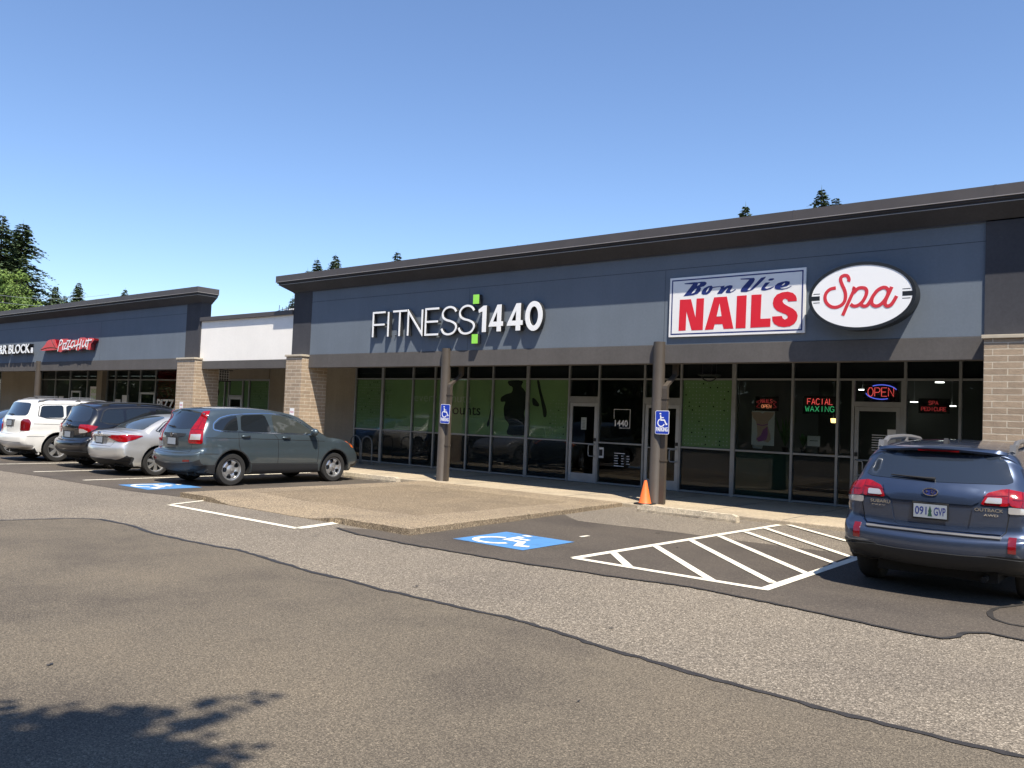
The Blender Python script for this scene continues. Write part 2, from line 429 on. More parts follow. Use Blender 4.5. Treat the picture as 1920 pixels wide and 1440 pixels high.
# ================================================================ GROUND
def sheet(name, pts, z, mat):
    b = mb(mat); b.add([(p[0], p[1], z) for p in pts], [tuple(range(len(pts)))])
    o = b.build(name)
    for f in o.data.polygons:
        if f.normal.z < 0: o.data.flip_normals(); break
    return struct(o)
def wob(pts, amp, step, seed):
    rnd = random.Random(seed); out = []
    for p in resample([Vector(q[:2]) for q in pts], step, False): out.append(Vector((p.x+rnd.uniform(-amp, amp), p.y+rnd.uniform(-amp, amp))))
    return out
def ground():
    sheet('ground', [(-400,-300), (300,-300), (300,500), (-400,500)], -.004, M['road'])
    # smoother repaved lane in the foreground, tar seal along its edge
    line = [(0,976),(100,973),(150,972),(190,974),(240,984),(290,1001),(345,1013),(410,1026),(445,1031),(510,1050),(560,1066),(600,1077),(640,1085),(720,1107),(800,1125),(870,1141),(960,1160),(1000,1172),(1060,1190),(1115,1210),(1200,1234),(1320,1269),(1440,1301),(1560,1334),(1700,1369),(1820,1397),(1920,1421)]
    e = [pz(*q) for q in line]
    edge = [Vector((-17.5,-24)), Vector((-14.2,-3)), Vector((-12.9,2.2))]+[p.xy for p in e]+[Vector((1.2,4.9)), Vector((4,4.75)), Vector((14,4.4))]
    ew = wob(edge, .011, .09, 3)
    sheet('asphalt_lane', ew+[Vector((14,-40)), Vector((-19,-40))], .0, M['patch'])
    def seal(pts, wd, z, seed, name='tar_seal'):
        rnd = random.Random(seed); b = mb(M['tar']); n = len(pts); vs = []
        for i, p in enumerate(pts):
            t = (pts[min(i+1, n-1)]-pts[max(0, i-1)]).normalized(); nn = Vector((-t.y, t.x)); h = wd/2*rnd.uniform(.55, 1.25); g = wd/2*rnd.uniform(.55, 1.25)
            vs += [(p.x+nn.x*h, p.y+nn.y*h, z), (p.x-nn.x*g, p.y-nn.y*g, z)]
        b.add(vs, [(2*i, 2*i+1, 2*i+3, 2*i+2) for i in range(n-1)])
        o = b.build(name)
        if o.data.polygons[0].normal.z < 0: o.data.flip_normals()
        return struct(o)
    seal(ew, .060, .005, 5)
    # dark sealed parking stalls, right
    line = [(632,990),(670,1002),(773,1022),(875,1039),(977,1056),(1069,1069),(1140,1080),(1296,1101),(1442,1136-6),(1558,1155),(1640,1173),(1675,1181),(1720,1190),(1765,1197),(1785,1196),(1812,1187),(1850,1187),(1920,1201)]
    e = [pz(*q).xy for q in line]
    back = [pz(*q).xy for q in [(1282,1000),(1160,985),(1080,976)]]
    ew2 = wob(e+[Vector((.8, 7.35)), Vector((9, 7.3))], .010, .09, 8)
    bk = wob([Vector((9, 11.6)), Vector((-2, 11.5))]+back+[Vector((-8.3, 11.9))], .05, .5, 4)
    sheet('stall_asphalt', ew2+bk+[Vector((-8.25, 8.4)), Vector((-8.6, 8.0))], .001, M['stall'])
    seal(ew2, .05, .006, 6)
    q = [pz(*p).xy for p in [(1945,1132),(1880,1139),(1858,1146),(1862,1160),(1890,1170),(1925,1176),(1980,1180)]]
    seal(cr(q, 4), .05, .007, 9)
    seal([p.xy for p in map(lambda q: pz(*q), [(455,952),(490,949),(520,943)])], .03, .004, 2)
    # dark stalls, left
    e = [pz(*q).xy for q in [(0,882),(80,894),(165,908),(250,921),(345,932)]]
    e = [Vector((-60, 6.9)), Vector((-30, 7.3))]+e
    ew3 = wob(e, .012, .3, 12)
    sheet('stall_asphalt', ew3+[Vector((-13.6, 8.0)), Vector((-14.0, 13.98)), Vector((-60, 13.98))], .001, M['stall'])
    # painted lines
    def lines(name, segs, z, mat, wd=.1):
        b = mb(mat)
        for k, s in enumerate(segs):
            a, c = Vector(s[0]), Vector(s[1]); wv = s[2] if len(s) > 2 else wd; t = (c-a).normalized(); nn = Vector((-t.y, t.x))*wv/2
            zz = z+.0006*k; b.add([(a.x+nn.x, a.y+nn.y, zz), (a.x-nn.x, a.y-nn.y, zz), (c.x-nn.x, c.y-nn.y, zz), (c.x+nn.x, c.y+nn.y, zz)], [(0,1,2,3)])
        return struct(b.build(name))
    P = lambda x, y: pz(x, y).xy
    hatch = [(P(1076,1047), P(1462,984.5), .11), (P(1076,1047), P(1434,1105.5), .11), (P(1430,1106.5), Vector((-3.2, 13.4)), .11)]
    for a, c in [((1150,1037),(1179,1063)),((1229,1024.5),(1334,1089)),((1296,1014),(1450,1094)),((1348,1005.5),(1515,1077.5)),((1398,998),(1573,1060)),((1436,991.5),(1600,1047)),((1479,985),(1590,1016))]:
        hatch.append((P(*a), P(*c), .10))
    lines('hatched_marking', hatch, .006, M['line2'])
    lines('parking_line', [(P(318,946.5), P(558,991), .11), (P(558,991), P(648,978), .16), (P(322,946), P(402,936.5), .08)], .003, M['line'])
    lines('parking_line', [(P(1088,1007), P(1104,1005), .06)], .006, M['line'])
    for X in (-17.52, -19.95, -22.5, -25.0, -27.6, -30.2):
        lines('parking_line', [(Vector((X, 7.85 if X > -21 else 8.05)), Vector((X-.03, 13.6)), .1)], .006, M['line'])
    lines('parking_line', [(Vector((-.75, 8.3)), Vector((-.75, 13.5)), .1)], .006, M['line'])
    # pavement wheelchair marks
    def isa(u0, v0, s, name):
        q = mb(M['bluepaint']); q.add([(u0, v0, .006), (u0+1.17*s, v0, .006), (u0+1.17*s, v0+1.12*s, .006), (u0, v0+1.12*s, .006)], [(0,1,2,3)])
        struct(q.build('blue_pavement_square'))
        b = mb(M['line2']); k = [0]
        Pm = lambda x, y: Vector((u0+1.17*s*x, v0+1.12*s*y, .0085+.0004*k[0]))
        def st(pts, wd):
            b.stroke([Vector(p) for p in pts], wd, Pm, (0,0,.0003)); k[0] += 1
        st([(.36+.235*math.cos(R(a)), .34+.235*math.sin(R(a))) for a in range(100, 345, 12)], .075)
        st([(.40,.78), (.42,.47), (.64,.47), (.78,.20), (.90,.25)], .085); st([(.42,.63), (.62,.63)], .07)
        st([(.39,.86), (.40,.935)], .11); struct(b.build('wheelchair_pavement_symbol'))
    isa(-7.46, 8.13, 1, 0); isa(-16.3, 7.98, 1, 0)
    # small debris and oil marks
    b = mb(M['tar']); rnd = random.Random(1)
    for x, y, r in [(280,966,.05),(590,1006,.04),(1145,1178,.03),(95,1247,.03),(780,1100,.04),(1085,1316,.02),(1270,1027,.04),(1235,1000,.05)]:
        c = pz(x, y).xy; a0 = rnd.uniform(0, 3); vs = [(c.x+r*(1.6*math.cos(a)*math.cos(a0)-.6*math.sin(a)*math.sin(a0))*rnd.uniform(.2,.9), c.y+r*(1.6*math.cos(a)*math.sin(a0)+.6*math.sin(a)*math.cos(a0))*rnd.uniform(.2,.9), .008) for a in [i*.628 for i in range(10)]]
        b.add(vs, [tuple(range(10))])
    o = b.build('oil_stain'); struct(o)
    # ---- raised walkway along the shops
    b = mb(M['concrete']); b.box((-62, 13.98, -.05), (9, G+.02, SW))
    struct(b.build('sidewalk', bevel=.02))
    # control joints in the walkway, slightly sunk look: thin dark strips
    b = mb(M['joint'])
    x = -60
    while x < 8: b.box((x, 14.0, SW-.01), (x+.012, G-.1, SW+.002)); x += 1.52
    struct(b.build('sidewalk_joint'))
    # ---- exposed aggregate extension with a ramp down to the lane
    c0, c1, c2 = pz(338,921,.1), pz(768,990,.1), pz(1160,942,.08)
    b = mb(M['aggregate']); nx, ny = 80, 48; vs = []; fs = []
    def hz(u, v):
        x = c0.x+(c1.x-c0.x)*u
        ra = max(0, min(1, (x+12.9)/.7))*max(0, min(1, (-9.35-x)/.9)); ra = ra*ra*(3-2*ra)
        top = .092+(SW+.004-.092)*min(1, v*1.05)
        ramp_ = max(0, 1-v/.26)
        return top - (top-.012)*ra*min(1, ramp_*1.1)
    rnd = random.Random(5); ed = [rnd.uniform(-.012, .012) for _ in range(nx+1)]; es = [rnd.uniform(-.012, .012) for _ in range(ny+1)]
    for j in range(ny+1):
        v = j/ny
        for i in range(nx+1):
            u = i/nx; x = c0.x+(c1.x-c0.x)*u; y = c0.y+(c1.y-c0.y)*u; y = y+(13.975-y)*v
            xr = c1.x+(c2.x-c1.x)*v; x = c0.x-.1*v+(xr-c0.x+.1*v)*u
            if j == 0: y += ed[i]
            if i == nx: x += es[j]
            vs.append((x, y, hz(u, v)+(0 if (j and i not in (0, nx)) else -.008)))
    for j in range(ny):
        for i in range(nx): a = j*(nx+1)+i; fs.append((a, a+1, a+nx+2, a+nx+1))
    b.add(vs, fs)
    rim = list(range(nx+1))+[j*(nx+1)+nx for j in range(1, ny+1)]; left = [j*(nx+1) for j in range(ny, -1, -1)]
    for seq in (rim, left):
        lo = [(vs[k][0]+rnd.uniform(-.006,.006), vs[k][1]+rnd.uniform(-.006,.006), -.03) for k in seq]; hi = [vs[k] for k in seq]
        b.add(hi+lo, [(q, q+1, q+1+len(seq), q+len(seq)) for q in range(len(seq)-1)])
    struct(b.build('kerb_extension', smooth=30))
ground()
# ================================================================ BUILDINGS
def parapet(parent, x0, x1, z0, d, zf, zt, left=True, right=True):
    def ring(e, z): return [Vector((x0-(e if left else 0), F+.36, z)), Vector((x0-(e if left else 0), F-e, z)), Vector((x1+(e if right else 0), F-e, z)), Vector((x1+(e if right else 0), F+.36, z))]
    b = mb(M['brown']); r = [ring(.03, z0-.02), ring(.03, z0), ring(d-.05, zf-.075), ring(d-.05, zf-.035), ring(d-.015, zf-.03), ring(d-.015, zf)]
    for a, c in zip(r, r[1:]): b.add(a+c, [(i, i+1, 5+i, 4+i) for i in range(3)])
    b.build('cornice', parent)
    b = mb(M['flash']); r = [ring(d-.02, zf-.002), ring(d+.012, zf-.002), ring(d+.012, zt), ring(d-.5 if d > .5 else -.02, zt+.01)]
    for a, c in zip(r, r[1:]): b.add(a+c, [(i, i+1, 5+i, 4+i) for i in range(3)])
    b.build('coping', parent)
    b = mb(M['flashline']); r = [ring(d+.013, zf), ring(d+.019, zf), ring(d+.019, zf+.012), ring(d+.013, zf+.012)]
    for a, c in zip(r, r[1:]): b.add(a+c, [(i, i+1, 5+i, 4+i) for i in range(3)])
    b.build('drip_edge_and_sun_line', parent)
    b = mb(M['flashline']); r = [ring(d-.049, zf-.076), ring(d-.044, zf-.076), ring(d-.044, zf-.066), ring(d-.049, zf-.066)]  # pale colour paints in the sunlit line along the lower ledge
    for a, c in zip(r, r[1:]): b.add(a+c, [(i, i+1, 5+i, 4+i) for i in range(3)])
    b.build('drip_edge_and_sun_line', parent)
    x = x0+2.3; b = mb(M['flash'])
    while x < x1: b.box((x, F-d-.0155, zf+.014), (x+.035, F-d-.0115, zt+.003)); x += 3.05
    b.build('coping_lap', parent)
def brick_pier(parent, x0, x1, y0, y1, ztop=3.1):
    p = mb(M['brick']).box((x0, y0, -.02), (x1, y1, ztop)).build('brick_pier', parent, bevel=.008)
    mb(M['cap']).box((x0-.03, y0-.035, ztop), (x1+.03, y1+.02, ztop+.055)).build('stone_cap', p, bevel=.006)
    return p
RAND = random.Random(77)
def frame_bars(b, xs, z0, z1, rails, wd=.055, y=G, dp=.1, wide=()):
    for x in xs:
        w_ = .10 if x in wide else wd
        b.box((x-w_/2, y-dp/2, z0), (x+w_/2, y+dp/2, z1))
    for (a, c) in zip(xs, xs[1:]):
        wa = (.10 if a in wide else wd)/2; wc = (.10 if c in wide else wd)/2
        for z in rails: b.box((a+wa, y-dp/2+.004, z-.022), (c-wc, y+dp/2-.004, z+.022))
def pane(parent, x0, x1, z0, z1, back=None, y=G, name='window_pane'):
    p = mb(M['glass']).box((x0, y-.004, z0), (x1, y+.004, z1)).build(name, parent)
    if back: mb(M[back]).box((x0, y+.012, z0), (x1, y+.018, z1)).build('window_backing', p)
    return p
def dots(parent, x0, x1, z0, z1, seed, only='both', dens=1.):
    """grid of small round marks printed on the green film, some of them black"""
    rnd = random.Random(seed); a = mb(M['vinyldot']); k = mb(M['black']); st = .0865
    nx_ = int((x1-x0)/st); nz = int((z1-z0)/st); y = G+.008
    for i in range(nx_):
        for j in range(nz):
            x = x0+(i+.5)*st; z = z0+(j+.5)*st
            r = rnd.random(); rd = .019 if r < .09*dens else .014; vs = [(x+rd*math.cos(q*math.pi/3), y, z+rd*math.sin(q*math.pi/3)) for q in range(6)]
            if r < .09*dens: k.prism([(v[0], v[1]-.001, v[2]) for v in vs], (0, .001, 0))
            elif r < .8*dens: a.prism(vs, (0, .001, 0))
    a.build('printed_dot_pattern', parent); k.build('printed_dot_pattern', parent)
def door(parent, x0, x1, z0, z1, mat='alu2', handle=True, kick=.22, midz=1.05, y=G, hside=1):
    f = mb(M[mat]); s = .085
    f.box((x0, y-.035, z0), (x0+s, y+.02, z1)); f.box((x1-s, y-.035, z0), (x1, y+.02, z1))
    f.box((x0+s, y-.033, z1-s), (x1-s, y+.018, z1)); f.box((x0+s, y-.033, z0), (x1-s, y+.018, z0+kick))
    if midz: f.box((x0+s, y-.03, midz-.014), (x1-s, y+.015, midz+.014))
    d = f.build('door', parent, bevel=.004)
    pane(d, x0+s, x1-s, z0+kick, z1-s, y=y-.008, name='door_glass')
    if handle:
        hx = x1-s*.5 if hside > 0 else x0+s*.5; sx = -1 if hside > 0 else 1
        mb(M['alu2']).tube([(hx, y-.03, 1.05), (hx, y-.09, 1.05), (hx+sx*.02, y-.10, 1.03), (hx+sx*.13, y-.10, 1.03), (hx+sx*.15, y-.10, 1.0), (hx+sx*.15, y-.10, .78), (hx+sx*.13, y-.10, .75), (hx, y-.10, .75), (hx, y-.03, .75)], .012, 8).build('handle', d, smooth=40)
        mb(M['black']).box((hx-.03, y-.05, 1.12), (hx+.03, y-.035, 1.20)).build('lock', d)
    return d
B = [None]
def main_building():
    t = thing('shop_building', 'long blue-grey shop block with dark flared cornice over the fitness and nail shops', 'building', (0,0,0)); B[0] = t
    XL, XR = -18.95, -2.37
    mb(M['blue']).box((XL, F, 3.165), (XR, F+.35, 4.96)).build('fascia_wall', t)
    mb(M['joint']).box((XL, F-.002, 4.632), (XR, F+.01, 4.642)).box((-7.9, F-.002, 3.18), (-7.893, F+.01, 4.62)).box((-13.05, F-.002, 3.18), (-13.043, F+.01, 4.62)).build('control_joint', t)
    mb(M['brown']).box((-19.76, F-.012, 3.15), (XL-.001, F+.35, 4.96)).build('corner_column', t)
    mb(M['brown']).box((-19.76, F+.36, 3.15), (-19.5, 24, 4.1)).build('side_wall', t)
    mb(M['brown']).box((XR+.001, F-.03, 3.165), (7, F+.35, 4.96)).build('end_wall', t)
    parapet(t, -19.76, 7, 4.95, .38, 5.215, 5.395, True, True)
    mb(M['roof']).box((-19.49, F+.36, 3.9), (7, 24, 4.0)).build('roof', t); mb(M['flash']).box((-19.74, F+.02, 5.30), (6.9, F+.34, 5.36)).build('parapet_top', t)
    mb(M['beam']).box((-18.97, F-.012, 2.80), (-2.33, F+.26, 3.16)).build('canopy_beam', t, bevel=.006)
    mb(M['brown']).box((-19.7, F+.27, 3.06), (7, G+.3, 3.14)).build('canopy_soffit', t)
    brick_pier(t, -19.70, -18.97, 14.22, 15.1)
    brick_pier(t, -2.34, 1.6, 14.22, 15.1)
    # tan wall at the left, then the shopfront
    mb(M['tan']).box((-24.4, G-.06, 0), (-20.58, G+.1, 3.06)).build('rendered_wall', t)
    # rooms behind the glass
    mb(M['roomfloor']).box((-20.6, G+.08, 0), (7, 23.5, SW-.005)).build('floor', t)
    mb(M['room']).box((-20.6, 23, SW), (7, 23.4, 3.04)).build('back_wall', t)
    mb(M['room']).box((-7.81, G+.08, SW), (-7.71, 22.9, 3.0)).build('party_wall', t)
    mb(M['room']).box((-20.6, G+.11, 3.0), (7, 22.98, 3.05)).build('ceiling', t)
    xs = [-20.55, -19.29, -17.96, -17.04, -15.75, -14.82, -13.60, -12.25, -11.34, -10.05, -9.08, -7.78, -6.46, -5.52, -4.23, -3.26, -1.6, 0.2, 2]
    wide = {-19.29, -13.60, -7.78}
    b = mb(M['alu'])
    zb, zm, zt2, zh = .09, 1.10, 2.68, 3.05
    for x in xs:
        w_ = .10 if x in wide else .052
        b.box((x-w_/2, G-.055, SW-.01), (x+w_/2, G+.055, zh))
    for a, c in zip(xs, xs[1:]):
        wa = (.10 if a in wide else .052)/2; wc = (.10 if c in wide else .052)/2
        isd = a in (-12.25, -10.05, -5.52)
        rl = [zt2] if isd else [zb+.012, zt2, zm]
        for z in rl: b.box((a+wa, G-.05, z-.02), (c-wc, G+.05, z+.02))
        if a in (-12.25, -10.05): b.box((a+wa, G-.048, 2.08), (c-wc, G+.048, 2.24))
    b.box((-5.494, G-.05, 1.08), (-5.24, G+.05, 1.12)); b.box((-5.494, G-.05, .082), (-5.24, G+.05, .12)); b.box((-5.24, G-.052, SW), (-5.185, G+.052, 2.66)); b.box((-5.185, G-.05, 2.13), (-4.3, G+.05, 2.23)); b.box((-4.3, G-.052, SW), (-4.256, G+.052, 2.66))
    b.build('window_frame', t, bevel=.003)
    green = {0, 1, 2, 3, 4, 5, 6, 10}
    for i, (a, c) in enumerate(zip(xs, xs[1:])):
        x0, x1 = a+.03, c-.03
        if a in wide: x0 = a+.052
        if c in wide: x1 = c-.052
        pane(t, x0, x1, zt2+.022, zh, 'spandrel')
        if i in (7, 9):
            pane(t, x0, x1, 2.245, zt2-.022)
            door(t, x0+.005, x1-.005, SW+.012, 2.075)
        elif i == 13:
            pane(t, x0, -5.245, 1.125, zt2-.025); pane(t, x0, -5.245, .125, 1.075); pane(t, -5.18, -4.305, 2.235, 2.65)
            door(t, -5.18, -4.305, SW+.012, 2.125, 'alu', hside=-1)
        else:
            low = None if i == 8 else ('darkgreen' if i == 11 else 'spandrel')
            pane(t, x0, x1, zb+.035, zm-.022, low)
            p = pane(t, x0, x1, zm+.022, zt2-.022)
            if i in green:
                mb(M['vinyl']).box((x0, G+.012, zm+.024), (x1, G+.016, zt2-.024)).build('window_film', p)
                if i in (0, 10): dots(p, x0+.03, x1-.03, zm+.05, zt2-.04, i)
                if i == 1: dots(p, x0+.02, x0+.45, zm+.4, zt2-.04, i)
                if i == 6: dots(p, x1-.62, x1-.02, zm+.03, zt2-.5, i, dens=.8)
    # lettering printed on the green film
    b = mb(M['vinyldot']); YL = G+.0085
    def tx(bb, st, x0, z0, x1, z1, bold=0.): put_text(bb, st, rectP(x0, z0, x1, z1, YL), (0, .001, 0), bold)
    tx(b, 'every minute', -17.92, 1.93, -15.66, 2.24, -.012); b.build('window_lettering', t)
    b = mb(M['black']); tx(b, 'counts', -16.55, 1.66, -15.28, 1.90, .004); b.build('window_lettering', t)
    # printed athlete silhouettes
    b = mb(M['decal'])
    def sil(pts, s=6):
        q = [py(x, y, YL) for x, y in pts]; q = cr([(p.x, p.z) for p in q], 3, True)
        vs, fs = fillpoly(q, .09); b.add([(v.x, YL, v.y) for v in vs]+[(v.x, YL+.001, v.y) for v in vs], [tuple(f) for f in fs]+[tuple(i+len(vs) for i in f) for f in fs])
    c5 = lambda x, y: (640+x/5.14, 660+y/5.14); c6 = lambda x, y: (980+x/4.8, 660+y/4.8)
    sil([c5(*p) for p in [(1612,278),(1745,278),(1735,330),(1760,360),(1782,410),(1778,520),(1760,600),(1790,700),(1785,800),(1600,795),(1615,700),(1575,640),(1565,540),(1580,480),(1540,480),(1538,440),(1590,405),(1640,390),(1650,340),(1618,320)]])
    sil([c5(*p) for p in [(1440,540),(1456,545),(1452,600),(1432,640),(1425,700),(1408,720),(1402,690),(1418,650),(1428,600)]])
    sil([c6(*p) for p in [(130,258),(150,262),(165,340),(190,430),(215,520),(212,580),(188,582),(178,520),(160,420),(140,330)]])
    sil([c6(*p) for p in [(88,415),(115,425),(148,470),(140,490),(112,485),(90,470)]])
    b.build('printed_silhouette', t)
    # door decals: number in an open square, opening hours
    b = mb(M['signwhite']); YD = G-.006
    P2 = lambda x, z: Vector((x, YD, z)); k = .022
    c = lambda x, y: (lambda p: Vector((p.x, p.z)))(py(980+x/4.8, 660+y/4.8, YD))
    b.stroke([c(822,600), c(824,516), c(968,518), c(963,686), c(868,684)], .012, P2, (0, .001, 0))
    q0, q1 = c(828,668), c(948,615); put_text(b, '1440', rectP(q0.x, q0.y, q1.x, q1.y, YD-.001), (0, .001, 0), .02)
    for zz in range(6):
        z = .86-zz*.062
        for (u0, u1) in (((-10.86,-10.74), (-10.66,-10.58), (-10.51,-10.42)) if 0 < zz < 5 else ((-10.86,-10.56),)):
            b.stroke([(u0, z), (u1-.02*(zz % 2), z)], .014, P2, (0, .001, 0))
    b.build('door_decal', t)
    for (x0, z0, x1, z1) in [(-11.87, 1.40, -11.71, 1.71), (-11.33, .72, -11.17, .98)]: mb(M['paper']).box((x0, YD-.002, z0), (x1, YD, z1)).build('door_notice', t)
    b = mb(M['black']).box((-11.30, YD-.004, .77), (-11.20, YD-.0025, .93))
    for j in range(6): b.box((-11.83, YD-.004, 1.62-j*.035), (-11.75+.01*(j % 2), YD-.0025, 1.628-j*.035))
    b.build('notice_print', t)
    # round posts with a square downspout beside them
    for X, Y0 in ((-13.69, 14.43), (-7.97, 14.43)):
        p = mb(M['post']).lathe([(.0, SW), (.128, SW), (.122, SW+.01), (.118, 3.22), (.0, 3.225)], n=28, c=(X, Y0, 0)).build('post', t, smooth=40)
        s = .052; b = mb(M['post'])
        path = [(X+.175, F+.34, 2.98), (X+.175, F+.34, 2.60), (X+.168, Y0+.0, 2.36), (X+.165, Y0-.01, 2.30), (X+.165, Y0-.01, SW+.01)]
        for a, c_ in zip(path, path[1:]):
            a, c_ = Vector(a), Vector(c_); sx, sy = Vector((s, 0, 0)), Vector((0, s*.8, 0))
            b.add([a-sx-sy, a+sx-sy, a+sx+sy, a-sx+sy, c_-sx-sy, c_+sx-sy, c_+sx+sy, c_-sx+sy], [(0,1,2,3), (7,6,5,4), (0,4,5,1), (1,5,6,2), (2,6,7,3), (3,7,4,0)])
        b.box((X+.165-s-.012, Y0-.01-s, 2.1), (X+.165+s+.012, Y0-.01+s, 2.13))
        b.box((X+.165-s-.012, Y0-.01-s, .9), (X+.165+s+.012, Y0-.01+s, .93)).build('downspout', p)
    return t
main_building()
def link_building():
    t = thing('shop_building', 'low cream white link between the two blue-grey shop blocks', 'building')
    mb(M['white']).box((-24.64, F+.03, 3.055), (-19.77, F+.35, 4.33)).build('fascia_wall', t)
    mb(M['flash']).box((-24.64, F-.05, 4.33), (-19.77, F+.5, 4.46)).build('coping', t, bevel=.006)
    mb(M['beam']).box((-24.47, F+.015, 2.80), (-19.71, F+.26, 3.05)).build('canopy_beam', t, bevel=.006)
    mb(M['brown']).box((-24.64, F+.27, 3.06), (-19.71, G+.3, 3.14)).build('canopy_soffit', t)
    mb(M['roof']).box((-24.6, F+.4, 3.7), (-19.8, 24, 3.8)).build('roof', t)
link_building()
def left_building():
    t = thing('shop_building', 'far left blue-grey shop block with the tax and pizza shops', 'building')
    XL, XR = -64, -25.5
    mb(M['blue']).box((XL, F, 3.165), (XR, F+.35, 4.96)).build('fascia_wall', t)
    mb(M['joint']).box((XL, F-.002, 4.632), (XR, F+.01, 4.642)).box((-31.5, F-.002, 3.18), (-31.493, F+.01, 4.62)).box((-38.05, F-.002, 3.18), (-38.043, F+.01, 4.62)).build('control_joint', t)
    mb(M['brown']).box((XR+.001, F-.012, 3.15), (-24.65, F+.35, 4.96)).build('corner_column', t)
    mb(M['brown']).box((-24.85, F+.36, 3.15), (-24.65, 24, 4.1)).build('side_wall', t)
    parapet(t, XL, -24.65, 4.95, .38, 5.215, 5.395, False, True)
    mb(M['roof']).box((XL, F+.36, 3.9), (-24.86, 24, 4.0)).build('roof', t); mb(M['flash']).box((XL, F+.02, 5.30), (-24.7, F+.34, 5.36)).build('parapet_top', t)
    mb(M['beam']).box((XL, F-.012, 2.80), (-25.55, F+.26, 3.16)).build('canopy_beam', t, bevel=.006)
    mb(M['brown']).box((XL, F+.27, 3.06), (-24.66, G+.3, 3.14)).build('canopy_soffit', t)
    brick_pier(t, -25.54, -24.48, 14.22, 15.1)
    mb(M['roomfloor']).box((XL, G+.08, 0), (-20.62, 23.5, SW-.005)).build('floor', t)
    mb(M['room']).box((XL, 21.5, SW), (-20.62, 21.9, 3.04)).build('back_wall', t)
    mb(M['room']).box((XL, G+.31, 3.07), (-20.62, 21.9, 3.12)).build('ceiling', t)
    for a_, y_, c_ in ((-48.6, .3, -44.35), (-37.9, .25, -37.4), (-30.5, .06, -29.35)): mb(M['tan']).box((a_, G-y_, 0), (c_, G+.1, 3.06)).build('rendered_wall', t)
    zt2, zh = 2.62, 3.05
    b = mb(M['alu'])
    groups = [[-52, -50.6, -49.4, -48.62], [-44.33, -42.67, -41.09, -39.29, -37.92], [-37.38, -36.61, -35.44, -34.4, -33.11, -31.45, -30.52]]
    for g in groups:
        frame_bars(b, g, SW, zh, [zt2, .10])
        for a, c in zip(g, g[1:]): pane(t, a+.03, c-.03, .13, zt2-.024); pane(t, a+.03, c-.03, zt2+.024, zh)
    # green filmed windows of the link
    g = [-29.33, -28.0, -27.72, -26.82, -26.42, -25.18, -24.42]
    for x in g[:-1]: b.box((x-.03, G-.05, SW), (x+.03, G+.05, 2.66))
    for a, c in zip(g, g[1:-1]): b.box((a+.03, G-.046, 2.60), (c-.03, G+.046, 2.66))
    b.box((-27.69, G-.048, 2.0), (-26.85, G+.048, 2.06)); b.build('window_frame', t)
    mb(M['tan']).box((-29.34, G-.06, 2.67), (-25.2, G+.1, 3.06)).build('rendered_wall', t); mb(M['tan']).box((-25.15, G-.06, 0), (-24.41, G+.1, 3.06)).build('rendered_wall', t)
    for a, c in zip(g, g[1:-1]):
        if a == -27.72:
            p = pane(t, a+.03, c-.03, 2.07, 2.59); door(t, a+.035, c-.035, SW+.01, 1.995)
        else: p = pane(t, a+.03, c-.03, .1, 2.59)
        mb(M['vinyl']).box((a+.03, G+.012, 2.07 if a == -27.72 else 1.1), (c-.03, G+.016, 2.59)).build('window_film', p)
        if a == -26.42: dots(p, a+.1, c-.05, 1.15, 2.58, 31)
    door(t, -40.9, -39.95, SW+.01, 2.1); door(t, -34.36, -33.15, SW+.01, 2.1)
    # pizza poster film, green and paper notices in the windows
    b = mb(M['lredd']).box((-33.05, G+.012, .15), (-31.5, G+.016, 3.0)); b.build('window_poster', t)
    pa, pb = py(293.5, 768.5, G-.01), py(328, 749, G-.01); b = mb(M['signwhite']); put_text(b, 'PIZZA', rectP(pa.x, pa.z, pa.x+(pb.x-pa.x)*1.27, pb.z, G-.01), (0, .002, 0), .02)
    b.build('window_lettering', t)
    for (xa, ya, xb_, yb) in [(168, 753, 184.5, 725), (228, 762, 241, 741), (110, 752, 119, 743), (214, 762, 226, 749)]:
        a, c = py(xa, ya, G-.008), py(xb_, yb, G-.008); mb(M['paper']).box((a.x, G-.010, a.z-.2), (c.x, G-.007, c.z)).build('window_notice', t)
        if xa == 168:
            hgt = c.z-a.z; b = mb(M['vinyl'])
            for k_, w_ in enumerate(('SHOP', 'SAVE')): put_text(b, w_, rectP(a.x+.1, c.z-.30-.30*k_, c.x-.1, c.z-.10-.30*k_, G-.0112), (0, .001, 0), .03)
            b.build('notice_lettering', t); b = mb(M['black']); put_text(b, 'DROP', rectP(a.x+.1, c.z-1.0, c.x-.1, c.z-.78, G-.0112), (0, .001, 0), .03); b.build('notice_lettering', t)
    q = [py(x/3.0094, 600+y/3.0094, G+.0085) for x, y in [(1215,345),(1240,348),(1228,372),(1238,400),(1230,430),(1205,462),(1195,500),(1172,500),(1188,455),(1200,425),(1198,400),(1180,385),(1200,375)]]
    b = mb(M['decal']); shape2(b, cr([(p.x, p.z) for p in q], 3, True), lambda x, z: Vector((x, G+.0085, z)), (0, .001, 0), .1); b.build('printed_silhouette', t)
    for X in (-43.65, -36.48):
        mb(M['post']).lathe([(.0, SW), (.12, SW), (.115, 3.2), (0, 3.205)], n=20, c=(X-.3, 14.43, 0)).build('post', t, smooth=40)
left_building()
